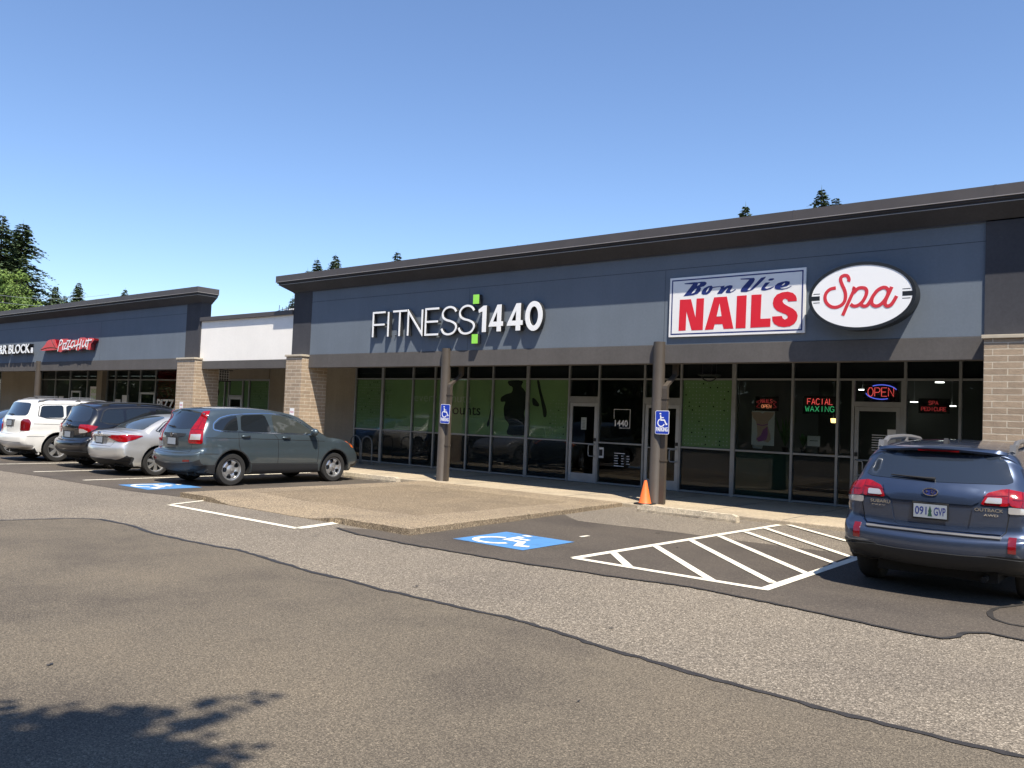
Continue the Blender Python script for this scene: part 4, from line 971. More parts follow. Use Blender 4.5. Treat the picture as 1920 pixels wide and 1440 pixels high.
# ================================================================ STREET FURNITURE
def furniture():
    a = pz(1212, 944, SW); t = thing('traffic_cone', 'orange traffic cone on a black base at the foot of the post', 'traffic cone', (a.x+.05, 14.14, SW))
    mb(M['cone']).lathe([(.125, .025), (.115, .04), (.032, .43), (.024, .455), (.0, .455)], n=28).build('cone_body', t, smooth=50)
    mb(M['black']).box((-.16, -.16, 0), (.16, .16, .025)).build('base', t, bevel=.012)
    def stop(x0, x1, y0, y1, label):
        a = Vector((x0, y0, 0)); b_ = Vector((x1, y1, 0)); L_ = (b_-a).length; ang = math.atan2(y1-y0, x1-x0); n = 24; b = mb(M['stop']); rnd = random.Random(int(x0*10)); vs = []
        for i in range(n+1):
            u = L_*i/n; j = lambda k=.004: rnd.uniform(-k, k); e = .025 if i in (0, n) else 0
            vs += [(u, -.070+j(), -.005), (u, -.078+j(), .04), (u, -.072+j(), .128-e+j()), (u, .06+j(), .125-e+j()), (u, .085, -.005)]
        fs = [(i*5+k, i*5+k+1, (i+1)*5+k+1, (i+1)*5+k) for i in range(n) for k in range(4)]+[(0,1,2,3,4), tuple(n*5+k for k in (4,3,2,1,0))]
        b.add(vs, fs); o = b.build('wheel_stop'); o.location = (x0, y0, 0); o.rotation_euler = (0, 0, ang); tag(o, label, 'wheel stop', 'concrete wheel stops')
    stop(-7.78, -5.86, 13.52, 13.50, 'long concrete wheel stop in front of the cone and post')
    stop(-16.1, -14.28, 13.55, 13.60, 'concrete wheel stop by the nose of the grey-green car')
    stop(-18.6, -17.7, 13.55, 13.56, 'concrete wheel stop in front of the silver sedan'); stop(-2.6, -.9, 13.52, 13.52, 'concrete wheel stop in front of the blue wagon')
    M['rack'] = flat('rack_steel', (.16, .17, .18), .35, metal=.6)
    for k, (xp, w_) in enumerate(((672, .36), (700, .36))):
        q = py(640+137/5.14 if k == 0 else 640+285/5.14, 660+845/5.14, 16.9); t = thing('bike_rack', ('dark steel hoop bike rack nearest the grey-green car' if k == 0 else 'second dark steel hoop bike rack right of the first, by the first window mullion'), 'bike rack', (q.x, 16.9 if k == 0 else 16.75, SW), 0, 'bike racks on the walkway')
        b = mb(M['rack']).tube([(-.23, 0, 0), (-.23, 0, .62)]+[(-.23*math.cos(a), 0, .62+.21*math.sin(a)) for a in [i*math.pi/10 for i in range(1, 10)]]+[(.23, 0, .62), (.23, 0, 0)], .021, 10); b.build('hoop', t, smooth=50)
        mb(M['rack']).box((-.29, -.06, 0), (-.17, .06, .008)).build('base_plate', t); mb(M['rack']).box((.17, -.06, 0), (.29, .06, .008)).build('base_plate', t)
    # small white reserved notices on the brick piers
    for (xp, yp, lab) in ((546, 780, 'small white notice with magenta print on the brick pier behind the grey-green car'), (338.5, 766, 'small white notice with magenta print on the farther brick pier, above the silver sedan')):
        p = py(xp, yp, 14.19); t = thing('notice_plate', lab, 'notice', (p.x, 14.205, p.z)); mb(M['signface']).box((-.10, 0, -.17), (.10, .004, .22)).build('plate', t)
        b = mb(M['magenta']); put_text(b, 'PARKING', lambda u, v: Vector((-.08+.16*u, -.001, .09+.05*v)), (0, .0006, 0), .02); put_text(b, 'ONLY', lambda u, v: Vector((-.06+.12*u, -.001, -.02+.05*v)), (0, .0006, 0), .02); b.box((-.07, -.001, -.12), (.07, 0, -.10)); b.build('print', t)
    # blade sign hung under the white link and a dark lantern under the long beam
    p0, p1 = px(388, 697, -25.0), px(433, 712, -25.0); X = -25.0
    Yc = (p0.y+p1.y)/2; t = thing('hanging_sign', 'small lattice hanging sign with dark bars under the white link canopy', 'sign', (X, Yc, 2.66))
    b = mb(M['signface']); H_ = .17
    for k in range(9): b.box((-.006, -.36+.09*k-.006, -H_), (.006, -.36+.09*k+.006, H_))
    for k in range(5): b.box((-.0045, -.37, -H_+.085*k-.006), (.0045, .37, -H_+.085*k+.006))
    b.build('lattice', t); mb(M['rail']).box((-.003, -.36, -H_+.005), (.003, .36, H_-.005)).build('panel', t); mb(M['signblack']).box((-.02, -.5, H_), (.02, .5, H_+.03)).build('bar', t); mb(M['signblack']).box((-.02, -.45, -H_-.03), (.02, .45, -H_)).build('bar', t); mb(M['signblack']).tube([(0, -.3, H_+.03), (0, -.3, .4)], .01, 6).build('rod', t); mb(M['signblack']).tube([(0, .3, H_+.03), (0, .3, .4)], .01, 6).build('rod', t)
    q = py(1330, 700, 16.2); t = thing('hanging_lantern', 'dark bracket lantern hanging under the beam right of the cone post', 'lantern', (q.x, 16.2, 3.06))
    mb(M['signblack']).tube([(0, 0, 0), (0, 0, -.12)], .012, 6).build('rod', t)
    b = mb(M['signblack']); b.box((-.11, -.11, -.36), (-.10, -.10, -.10)).box((.10, -.11, -.36), (.11, -.10, -.10)).box((-.11, .10, -.36), (-.10, .11, -.10)).box((.10, .10, -.36), (.11, .11, -.10)).box((-.13, -.13, -.12), (.13, .13, -.09)); b.box((-.20, -.14, -.39), (.20, .14, -.36)); b.build('cage', t)
    mb(M['signblack']).tube([(.17*math.cos(a), 0, -.39-.11*math.sin(a)) for a in [i*math.pi/8 for i in range(9)]], .014, 6).build('scroll', t)
    mb(M['carglass']).box((-.095, -.095, -.355), (.095, .095, -.125)).build('lantern_glass', t)
    # rooftop box with antennas behind the white link
    a, b_ = py(531, 586, 25), py(556, 574, 25); t = thing('rooftop_unit', 'white rooftop box with thin antennas behind the white link', 'rooftop unit', (0, 0, 0))
    mb(M['signface']).box((a.x, 25, 4.2), (b_.x+.3, 26, b_.z-.1)).build('cabinet', t, bevel=.02)
    b = mb(M['signblack'])
    for k, dx in enumerate((-.25, .05, .25, .45, .6)): b.tube([(a.x+dx+.2, 24.98, b_.z-.5), (a.x+dx+.2, 24.98, b_.z+.04*k)], .015, 5)
    b.tube([(a.x-.55, 24.98, b_.z-.18), (a.x+.5, 24.98, b_.z-.05)], .015, 5); b.tube([(a.x-.35, 24.98, b_.z-.38), (a.x-.3, 24.98, b_.z+.12)], .015, 5); b.build('antenna', t)
furniture()
# ================================================================ CARS  (local frame: x forward from the rear bumper, y left, z up)
def interp(keys, x):
    if x <= keys[0][0]: return keys[0][1]
    for (a, va), (b, vb) in zip(keys, keys[1:]):
        if x <= b:
            t = (x-a)/(b-a); t = t*t*(3-2*t); return va+(vb-va)*t
    return keys[-1][1]
class Car:
    def __init__(s, spec, paint):
        s.sp = spec; s.paint = paint; s.build_body()
    def W(s, x, z):
        sp = s.sp; L = sp['L']; w = sp['W']/2
        f = 1.
        # section: tuck-under, widest low, shoulder, tumblehome
        zs = sp['shoulder'](x) if callable(sp['shoulder']) else sp['shoulder']
        if z < .55: f -= .055*((.55-z)/.35)**2
        if z > .62 and z <= zs: f -= .035*((z-.62)/(zs-.62))**1.6
        if z > zs:
            t = z-zs; f -= .035; f -= (t*math.tan(R(sp.get('tumble', 17)))+.10*t*t)/w
        # soft crease under the shoulder
        f -= .012*math.exp(-((z-(zs-.20))/.05)**2)*(1 if z < zs else 0)
        rr = sp.get('rr', .9); fr = sp.get('fr', 1.2)
        if x < rr: f -= sp.get('rt', .085)*((rr-x)/rr)**2.2
        if x > L-fr: f -= sp.get('ft', .13)*((x-(L-fr))/fr)**2.4
        # wheel arch swell
        for ax in sp['axles']:
            d = math.hypot(x-ax, z-sp['wr']); q = sp['wr']+.06
            f += .016*math.exp(-((d-q)/.12)**2)
        return w*f
    def build_body(s):
        sp = s.sp; L = sp['L']
        up = cr(sp['profile'], 6); up = resample([Vector(p) for p in up], .045, False)
        zb = sp['zb']; ar = sp['wr']+sp.get('ag', .055); pts = []; kind = []
        for p in up: pts.append(p); kind.append(0)
        def arc(ax):
            h = zb-sp['wr']; a = math.asin(max(-1, min(1, h/ar)))
            out = []
            for i in range(19):
                th = a+(math.pi-2*a)*i/18; out.append(Vector((ax+ar*math.cos(th), sp['wr']+ar*math.sin(th))))
            return out
        def under(x0, x1):
            n = max(1, int(abs(x1-x0)/.08)); return [Vector((x0+(x1-x0)*i/n, zb)) for i in range(1, n)]
        A2, A1 = arc(sp['axles'][1]), arc(sp['axles'][0])
        for seg, k in ((under(up[-1].x, A2[0].x), 1), (A2, 2), (under(A2[-1].x, A1[0].x), 1), (A1, 2), (under(A1[-1].x, up[0].x), 1)):
            for p in seg: pts.append(p); kind.append(k)
        n = len(pts); C = []; Rr = []
        for p, k in zip(pts, kind):
            if k == 0:
                zt = p.y; c = sp.get('crown', .10); r = sp.get('round', .09)
                if p.x < .35 or p.x > L-.5: c, r = sp.get('endcrown', .10), .10
                if p.x > .5 and p.x < L-1.2 and zt > sp['H']-.25: c, r = .045, .10
                if p.x > L-1.3: c = max(c*.8, .06)
            elif k == 1: c, r = 0, .03
            else: c, r = 0, .012
            C.append(c); Rr.append(r)
        for _ in range(6):   # blend radii along the loop, arches stay tight
            C2 = [(C[i-1]+C[i]*2+C[(i+1) % n])/4 if kind[i] == 0 else C[i] for i in range(n)]; R2 = [(Rr[i-1]+Rr[i]*2+Rr[(i+1) % n])/4 if kind[i] == 0 else Rr[i] for i in range(n)]; C, Rr = C2, R2
        sx0, sx1, sz = .8, L-1.0, .86
        def inset(i, t):
            p = pts[i]; q = Vector((max(sx0, min(sx1, p.x)), sz)); d = q-p
            r = Rr[i]; w0 = s.W(p.x, p.y); t0 = 1-min(.9, r/w0)
            k = max(0., (t-t0)/(1-t0)); e = C[i]*t*t + r*(1-math.sqrt(max(0, 1-k*k)))
            return p + d.normalized()*min(e, d.length*.8)
        ts = [0, .2, .4, .55, .68, .78, .84, .88, .91, .935, .957, .975, .988, .996, 1.0]
        vs = []; fs = []; mi = []; T = [-t for t in ts[::-1]][:-1]+ts
        for t in T:
            for i in range(n):
                q = inset(i, abs(t)); vs.append((q.x, t*s.W(q.x, q.y), q.y))
        for j in range(len(T)-1):
            for i in range(n):
                k = (i+1) % n; fs.append((j*n+i, j*n+k, (j+1)*n+k, (j+1)*n+i)); mi.append((2 if (pts[i].y+pts[k].y)/2 < sp.get('clad', 0) else 0) if kind[i] == 0 and kind[k] == 0 else 1)
        loop = [inset(i, 1.) for i in range(n)]
        v2, f2 = fillpoly(loop, .06); o = len(vs)
        for sgn in (-1, 1):
            base = 0 if sgn < 0 else (len(T)-1)*n; idx = []
            for i, v in enumerate(v2):
                if i < n: idx.append(base+i)
                else: idx.append(len(vs)); vs.append((v.x, sgn*s.W(v.x, v.y), v.y))
            for f in f2: fs.append(tuple(idx[k] for k in (f if sgn < 0 else f[::-1]))); mi.append(0)
        me = bpy.data.meshes.new('body'); me.from_pydata(vs, [], fs); me.materials.append(s.paint); me.materials.append(M['under']); me.materials.append(M['plastic']); me.polygons.foreach_set('material_index', mi)
        bm = bmesh.new(); bm.from_mesh(me); bmesh.ops.recalc_face_normals(bm, faces=bm.faces); s.bvh = BVHTree.FromBMesh(bm); bm.to_mesh(me); bm.free()
        me.polygons.foreach_set('use_smooth', [True]*len(me.polygons)); me.set_sharp_from_angle(angle=R(42)); s.body = me
    def hit(s, o, d):
        r = s.bvh.ray_cast(o, d)
        return (r[0], r[1]) if r[0] is not None else None
    def patch(s, b, pts3, D, off=.004, grid=.05, rnd=0, skirt=.012):
        """outline given by rough 3D points, dropped along D onto the body, lifted by off"""
        D = Vector(D).normalized(); U = D.cross(Vector((0, 0, 1)));
        if U.length < .1: U = Vector((1, 0, 0))
        U.normalize(); V = U.cross(D)
        P2 = [Vector((Vector(p).dot(U), Vector(p).dot(V))) for p in pts3]
        if rnd: P2 = chaikin(P2, 2, .10)
        P2 = resample(P2, grid*.8); v2, f2 = fillpoly(P2, grid); k = len(P2); top = []; lo = []; last = None
        for v in v2:
            o = U*v.x+V*v.y-D*6; h = s.hit(o, D)
            if h is None:
                r = s.bvh.find_nearest(U*v.x+V*v.y+D*(Vector((2.2, 0, .8)).dot(D)*0 + (last.dot(D) if last else 0))); h = (r[0], r[1])
            p, nn = h
            if nn.dot(D) > 0: nn = -nn
            last = p; top.append(p+nn*off); lo.append(p-nn*skirt)
        b.add(top+lo[:k], [tuple(f) for f in f2]+[(i, (i+1) % k, len(top)+(i+1) % k, len(top)+i) for i in range(k)])
        return top[:k]
    def line(s, b, pts3, D, wd=.006, off=.0015, d=.04):
        D = Vector(D).normalized(); pp = resample([Vector(p) for p in pts3], d, False); out = []
        for p in pp:
            h = s.hit(p-D*6, D)
            if h: out.append(h)
        for q in range(len(out)-1):
            (a, na), (c, nc) = out[q], out[q+1]; t = (c-a)
            if t.length < 1e-5 or t.length > d*4: continue
            t.normalize(); sa = t.cross(na).normalized()*wd/2; sc = t.cross(nc).normalized()*wd/2
            b.add([a+na*off-sa, a+na*off+sa, c+nc*off+sc, c+nc*off-sc], [(0,1,2,3)])
    def side(s, pts, sgn): return [(x, sgn, z) for x, z in pts]
def wheel(parent, x, y, r, style, wdt=.215, sgn=-1, rimmat='rim', name='wheel'):
    """sgn: which way the outer face looks along y"""
    w_ = bpy.data.objects.new(name, None); COL.objects.link(w_); w_.parent = parent; w_.location = (x, y, r); w_.empty_display_size = .1
    k = sgn; h = wdt/2; ri = r*style.get('ratio', .64)
    prof = [(ri*.98, -h*.9), (ri+.012, -h), (r*.93, -h), (r-.006, -h*.80), (r, -h*.55), (r, h*.55), (r-.006, h*.80), (r*.93, h), (ri+.02, h*1.0), (ri, h*.86), (ri*.97, h*.5), (ri*.9, -h*.6)]
    t = mb(M['tyre']).lathe([(a, b*k) for a, b in prof], 'y', 48); 
    for gz in (-.28, 0, .28):
        pass
    t.build('tyre', w_, smooth=35)
    b = mb(M[rimmat]); yo = h*.80*k
    def Y(v): return yo-v*k
    rim_prof = [(ri*1.0, 0), (ri*.985, -.008), (ri*.95, -.004), (ri*.93, .02), (ri*.91, .05)]
    b.lathe([(a, Y(v)) for a, v in rim_prof], 'y', 48)
    n = style['n']; hub = r*.17
    if style['type'] == 'holes':
        # pressed disc with n round windows: ring-by-angle surface with rounded openings
        rs = [hub*.0, hub*.5, hub, ri*.42, ri*.50, ri*.58, ri*.66, ri*.74, ri*.80, ri*.86, ri*.93]; na = n*16
        yy = [.0, .0, .006, .02, .012, .006, .002, .002, .006, .015, .03]
        vs = [(rs[i]*math.cos(2*math.pi*j/na), Y(yy[i]), rs[i]*math.sin(2*math.pi*j/na)) for i in range(len(rs)) for j in range(na)]
        fs = []
        for i in range(len(rs)-1):
            for j in range(na):
                rm = (rs[i]+rs[i+1])/2; a = ((j+.5) % 16-8)/8; dr = (rm-ri*.66)/(ri*.22)
                if abs(dr) < 1 and abs(a) < .52*math.sqrt(1-dr*dr*.9): continue
                fs.append((i*na+j, i*na+(j+1) % na, (i+1)*na+(j+1) % na, (i+1)*na+j))
        b.add(vs, fs); b.lathe([(hub*.55, Y(-.012)), (hub*.5, Y(-.018)), (0, Y(-.018))], 'y', 20)
    else:
        sw = style.get('sw', .055); tw = style.get('tw', .10)
        for i in range(n):
            a0 = 2*math.pi*i/n+.2
            for da in style.get('split', (0,)):
                ux, uz = math.cos(a0), math.sin(a0); u2, z2 = math.cos(a0+da), math.sin(a0+da)
                p0 = Vector((ux*hub*.6, 0, uz*hub*.6)); p1 = Vector((u2*ri*.95, 0, z2*ri*.95)); tt = (p1-p0).normalized(); nn = Vector((-tt.z, 0, tt.x))
                w0, w1 = sw*.5, tw*.5
                vs = []
                for (p, wv, ya, yb) in ((p0, w0, .005, .04), (p0.lerp(p1, .55), (w0+w1)/2, -.004, .03), (p1, w1, .012, .045)):
                    vs += [(p+nn*wv)+Vector((0, Y(ya+.008), 0)), p+Vector((0, Y(ya), 0)), (p-nn*wv)+Vector((0, Y(ya+.008), 0)), (p-nn*wv*.8)+Vector((0, Y(yb), 0)), (p+nn*wv*.8)+Vector((0, Y(yb), 0))]
                b.add(vs, [(q*5+i2, q*5+(i2+1) % 5, (q+1)*5+(i2+1) % 5, (q+1)*5+i2) for q in range(2) for i2 in range(5)])
        b.lathe([(hub, Y(.03)), (hub*.95, Y(.004)), (hub*.5, Y(-.004)), (0, Y(-.004))], 'y', 20)
    o = b.build('rim', w_, smooth=35)
    c = mb(M['rimdark']).lathe([(ri*.93, Y(.06)), (0, Y(.065))], 'y', 32); c.mat(M['rail']).lathe([(ri*.62, Y(.055)), (ri*.30, Y(.05)), (0, Y(.05))], 'y', 28); c.build('brake_disc', w_)
    return w_
def make_car(label, cat, spec, paint, loc, heading, name='parked_car', extra=None, group='cars parked nose-in along the shops'):
    c = Car(spec, paint); t = thing(name, label, cat, loc, heading, group)
    bo = bpy.data.objects.new('body', c.body); COL.objects.link(bo); bo.parent = t
    L, H = spec['L'], spec['H']
    for sg in (-1, 1):
        D = (0, -sg, 0)
        for k, pl in enumerate(spec['dlo']):
            b = mb(M[spec.get('glassmat', {}).get(k, 'carglass')]); edge = c.patch(b, c.side(pl, sg), D, .004, .06, rnd=1); o = b.build('side_window', t, smooth=60)
        if spec.get('dloframe'):
            b = mb(M[spec.get('framemat', 'plastic')]); fr = spec['dloframe']; out = chaikin([Vector((x, sg, z)) for x, z in fr], 1, .15); out.append(out[0]); c.line(b, out, D, .02, .0028, .04); b.build('window_trim', t)
        b = mb(M['gap'])
        for ln in spec['doorlines']: c.line(b, [(x, sg, z) for x, z in ln], D, .010, .0014)
        b.build('door_gap', t)
        for (x, z) in spec['handles']:
            p = c.hit(Vector((x, sg*3, z)), Vector(D))[0]; b = mb(M['black']); b.add([(x-.11, p.y+sg*.002, z-.025), (x+.11, p.y+sg*.002, z-.025), (x+.11, p.y+sg*.002, z+.025), (x-.11, p.y+sg*.002, z+.025)], [(0,1,2,3)])
            b.mat(spec.get('handlemat') or paint).tube([(x-.10, p.y+sg*.004, z), (x-.075, p.y+sg*.035, z+.004), (x+.075, p.y+sg*.035, z+.004), (x+.10, p.y+sg*.004, z)], [.014, .018, .018, .014], 8); b.build('door_handle', t, smooth=50)
        mx, mz = spec['mirror']; p = c.hit(Vector((mx, sg*3, mz)), Vector(D))[0]
        b = mb(spec.get('mirrormat') or paint); prof = [(0, .03), (.02, .075), (.06, .10), (.10, .095), (.14, .06), (.155, .02)]
        vs = []; fs = []
        for i, (xx, rr) in enumerate(prof):
            for k in range(12):
                a = 2*math.pi*k/12; vs.append((mx+.07+xx-.04, p.y+sg*(.13+rr*1.15*math.cos(a)*.95), mz+.03+rr*.85*math.sin(a)))
        for i in range(len(prof)-1):
            for k in range(12): fs.append((i*12+k, i*12+(k+1) % 12, (i+1)*12+(k+1) % 12, (i+1)*12+k))
        fs += [tuple(range(12)), tuple(range(60, 72))]; b.add(vs, fs); b.box((mx+.04, p.y-sg*.02, mz-.05), (mx+.09, p.y+sg*.09, mz+.0)); o = b.build('wing_mirror', t, smooth=50)
        for pl, mat_, nm in spec.get('sidepatch', []):
            b = mb(M[mat_]); c.patch(b, c.side(pl, sg), D, .007, .06); b.build(nm, t, smooth=60)
        # arch lips
        if spec.get('archlip'):
            b = mb(M[spec['archlip'][0]])
            for ax in spec['axles']:
                q0, q1 = spec['wr']+spec.get('ag', .055)+.004, spec['wr']+spec.get('ag', .055)+spec['archlip'][1]; a0 = math.asin(max(-1, (spec['zb']-spec['wr']+.03)/q1)); arc = [a0+(math.pi-2*a0)*i/20 for i in range(21)]
                c.patch(b, [(ax+q1*math.cos(a), sg, spec['wr']+q1*math.sin(a)) for a in arc]+[(ax+q0*math.cos(a), sg, spec['wr']+q0*math.sin(a)) for a in arc[::-1]], D, .010, .05)
            b.build('arch_trim', t, smooth=60)
        for pts, D3, mat_, nm in spec['lamps']:
            b = mb(M[mat_]); q = [(x, y*sg, z) for x, y, z in pts]; c.patch(b, q, (D3[0], D3[1]*sg, D3[2]), .010, .04, rnd=1); b.build(nm, t, smooth=60)
    # rear glass, windscreen
    b = mb(M[spec.get('rearmat', 'rearglass')]); rg = spec['rearglass']; q = [((0,)+p if len(p) == 2 else p) for p in rg]; q = q+[(x, -y, z) for x, y, z in q[::-1]]; c.patch(b, q, (1, 0, 0) if not spec.get('sedan') else (1, 0, -.6), .004, .06, rnd=1); b.build('rear_window', t, smooth=60)
    ws = spec['windscreen']; b = mb(M['carglass']); c.patch(b, [(x, y, z) for x, y, z in ws]+[(x, -y, z) for x, y, z in ws[::-1]], (-.5, 0, -.86), .004, .08); b.build('windscreen', t, smooth=60)
    for sg in (-1, 1):
        b = mb(M['lredd'])
        for ln, D3 in spec.get('lampdiv', []): c.line(b, [(x, y*sg, z) for x, y, z in ln], (D3[0], D3[1]*sg, 0), .011, .0125, .03)
        if b.v: b.build('lamp_divider', t)
    for pl, mat_, nm, off in spec.get('rearpatch', []):
        b = mb(M[mat_] if isinstance(mat_, str) else mat_); c.patch(b, [(0, y, z) for y, z in pl], (1, 0, 0), off, .05); b.build(nm, t, smooth=60)
    b = mb(M['gap'])
    for ln in spec['rearlines']:
        for sg in (-1, 1): c.line(b, [(0, y*sg, z) for y, z in ln], (1, 0, 0), .008, .0014)
    b.build('tailgate_gap', t)
    # wheels
    y0 = spec['W']/2-.115-.02
    for ax in spec['axles']:
        for sg in (-1, 1): wheel(t, ax, sg*(y0), spec['wr'], spec['wheel'], sgn=sg, rimmat=spec.get('rimmat', 'rim'))
    # floor pan and exhaust
    mb(M['under']).box((.35, -.55, .20), (L-.4, .55, .30)).build('underbody', t)
    mb(M['under']).tube([(.22, -.45, .24), (.9, -.45, .26)], .028, 10).build('exhaust_pipe', t, smooth=40)
    # plate
    if spec.get('plate'):
        pzv, tilt, txt = spec['plate']; p = c.hit(Vector((-2, 0, pzv)), Vector((1, 0, 0)))[0]
        pl = mb(M['black']).box((p.x-.014, -.165, pzv-.085), (p.x-.004, .165, pzv+.085)).build('licence_plate', t, bevel=.004)
        mb(M['plate']).box((p.x-.018, -.150, pzv-.066), (p.x-.0145, .150, pzv+.066)).build('plate_face', pl)
        b = mb(M['navy'])
        w1 = (lambda a, bb: (lambda u, v: Vector((p.x-.0195, -(a+(bb-a)*u), pzv-.038+.080*v))))
        if txt:
            put_text(b, txt[0], w1(-.135, -.03), (.0008, 0, 0), .012); put_text(b, txt[1], w1(.035, .14), (.0008, 0, 0), .012)
        b.build('plate_number', pl)
        if txt: mb(M['darkgreen']).prism([(p.x-.0192, -(yy), pzv+zz) for yy, zz in [(-.02,-.05),(.02,-.05),(.012,-.01),(.016,0),(0,.055),(-.016,0),(-.012,-.01)]], (.0005, 0, 0)).build('tree_emblem', pl)
    # wiper
    if spec.get('wiper'):
        (ya, za), (yb, zb_) = spec['wiper']; pts = []
        for k in range(9):
            y = ya+(yb-ya)*k/8; z = za+(zb_-za)*k/8; h = c.hit(Vector((-2, y, z)), Vector((1, 0, 0)))
            pts.append(h[0]+h[1]*.02*(1 if h[1].x < 0 else -1))
        mb(M['black']).tube(pts, [.02, .016, .013, .012, .011, .010, .009, .008, .006], 6).build('wiper', t, smooth=40)
    # rails
    if spec.get('rails'):
        ry, xa, xb, hh, rad, mt = spec['rails']
        for sg in (-1, 1):
            pts = []
            for k in range(15):
                u = k/14; x = xa+(xb-xa)*u; h = c.hit(Vector((x, sg*ry, 3)), Vector((0, 0, -1)))[0]; e = min(1, min(u, 1-u)*7); pts.append(h+Vector((0, 0, hh*e-.005)))
            b = mb(M[mt]).tube(pts, rad, 8)
            for u in (.0, .5, 1.):
                if hh > .03:
                    x = xa+(xb-xa)*u; h = c.hit(Vector((x, sg*ry, 3)), Vector((0, 0, -1)))[0]; x2 = x+(.16 if u == 0 else (-.16 if u == 1 else .07)); x1 = x-(.0 if u == 0 else (.0 if u == 1 else .07)); b.prism([(min(x, x1)-.01, sg*ry-rad, h.z-.02), (max(x2, x)+.01, sg*ry-rad, h.z-.02), (max(x2, x)-.02 if u != 1 else x-.03, sg*ry-rad, h.z+hh), (min(x2, x)+.03, sg*ry-rad, h.z+hh)], (0, 2*rad, 0))
            b.build('roof_rail', t, smooth=40)
    if extra: extra(c, t)
    return c, t
def rtext(parent, c, st, y0, y1, z0, z1, mat, name, bold=.01, off=.006):
    """raised lettering on the tail, read from behind (y falls from left to right)"""
    p = c.hit(Vector((-2, (y0+y1)/2, (z0+z1)/2)), Vector((1, 0, 0)))[0]; a = c.hit(Vector((-2, y0, z0)), Vector((1, 0, 0)))[0]; d = c.hit(Vector((-2, y1, z0)), Vector((1, 0, 0)))[0]; e = c.hit(Vector((-2, y0, z1)), Vector((1, 0, 0)))[0]
    b = mb(M[mat]); put_text(b, st, lambda u, v: a+(d-a)*u+(e-a)*v+Vector((-off, 0, 0)), (.002, 0, 0), bold); b.build(name, parent)
def emblem(parent, c, y, z, rx, rz, inner=None):
    p = c.hit(Vector((-2, y, z)), Vector((1, 0, 0)))[0]; n = 28; pts = [Vector((rx*math.cos(2*math.pi*i/n), rz*math.sin(2*math.pi*i/n))) for i in range(n)]
    P = lambda u, v: Vector((p.x-.034, y-u, z+v))
    b = mb(M['chrome']); b.stroke(pts, .008, P, (.03, 0, 0), closed=True)
    if inner == 'stars':
        for (u, v, s_) in [(-.5, .1, .5), (.2, .35, .28), (.55, .25, .26), (.15, -.15, .28), (.5, -.2, .28), (.3, -.5, .28)]:
            q = [(rx*(u+s_*.5*math.cos(a)*k), rz*(v+s_*math.sin(a)*k)) for a, k in [(i*math.pi/4, 1 if i % 2 == 0 else .25) for i in range(8)]]
            b.prism([P(*w_)+Vector((-.001, 0, 0)) for w_ in q], (.01, 0, 0))
        b.mat(M['navy']).prism([P(v.x*.95, v.y*.95)+Vector((.006, 0, 0)) for v in pts], (.02, 0, 0))
    elif inner == 'h':
        for s_ in ([(-.5,-.7),(-.6,.7)], [(.5,-.7),(.6,.7)], [(-.5,0),(.5,0)]): b.stroke([(rx*u, rz*v) for u, v in s_], .010, P, (.012, 0, 0))
    elif inner == 't':
        b.stroke([(rx*.35*math.cos(2*math.pi*i/14), rz*.9*math.sin(2*math.pi*i/14)) for i in range(14)], .006, P, (.012, 0, 0), closed=True); b.stroke([(-rx*.7, rz*.35), (rx*.7, rz*.35)], .007, P, (.012, 0, 0))
    b.build('emblem', parent)
HOLES = dict(type='holes', n=5, ratio=.66)
SPOKES = dict(type='spokes', n=7, sw=.05, tw=.085, ratio=.68)
FIVE = dict(type='spokes', n=5, sw=.07, tw=.05, split=(-.13, .13), ratio=.66)
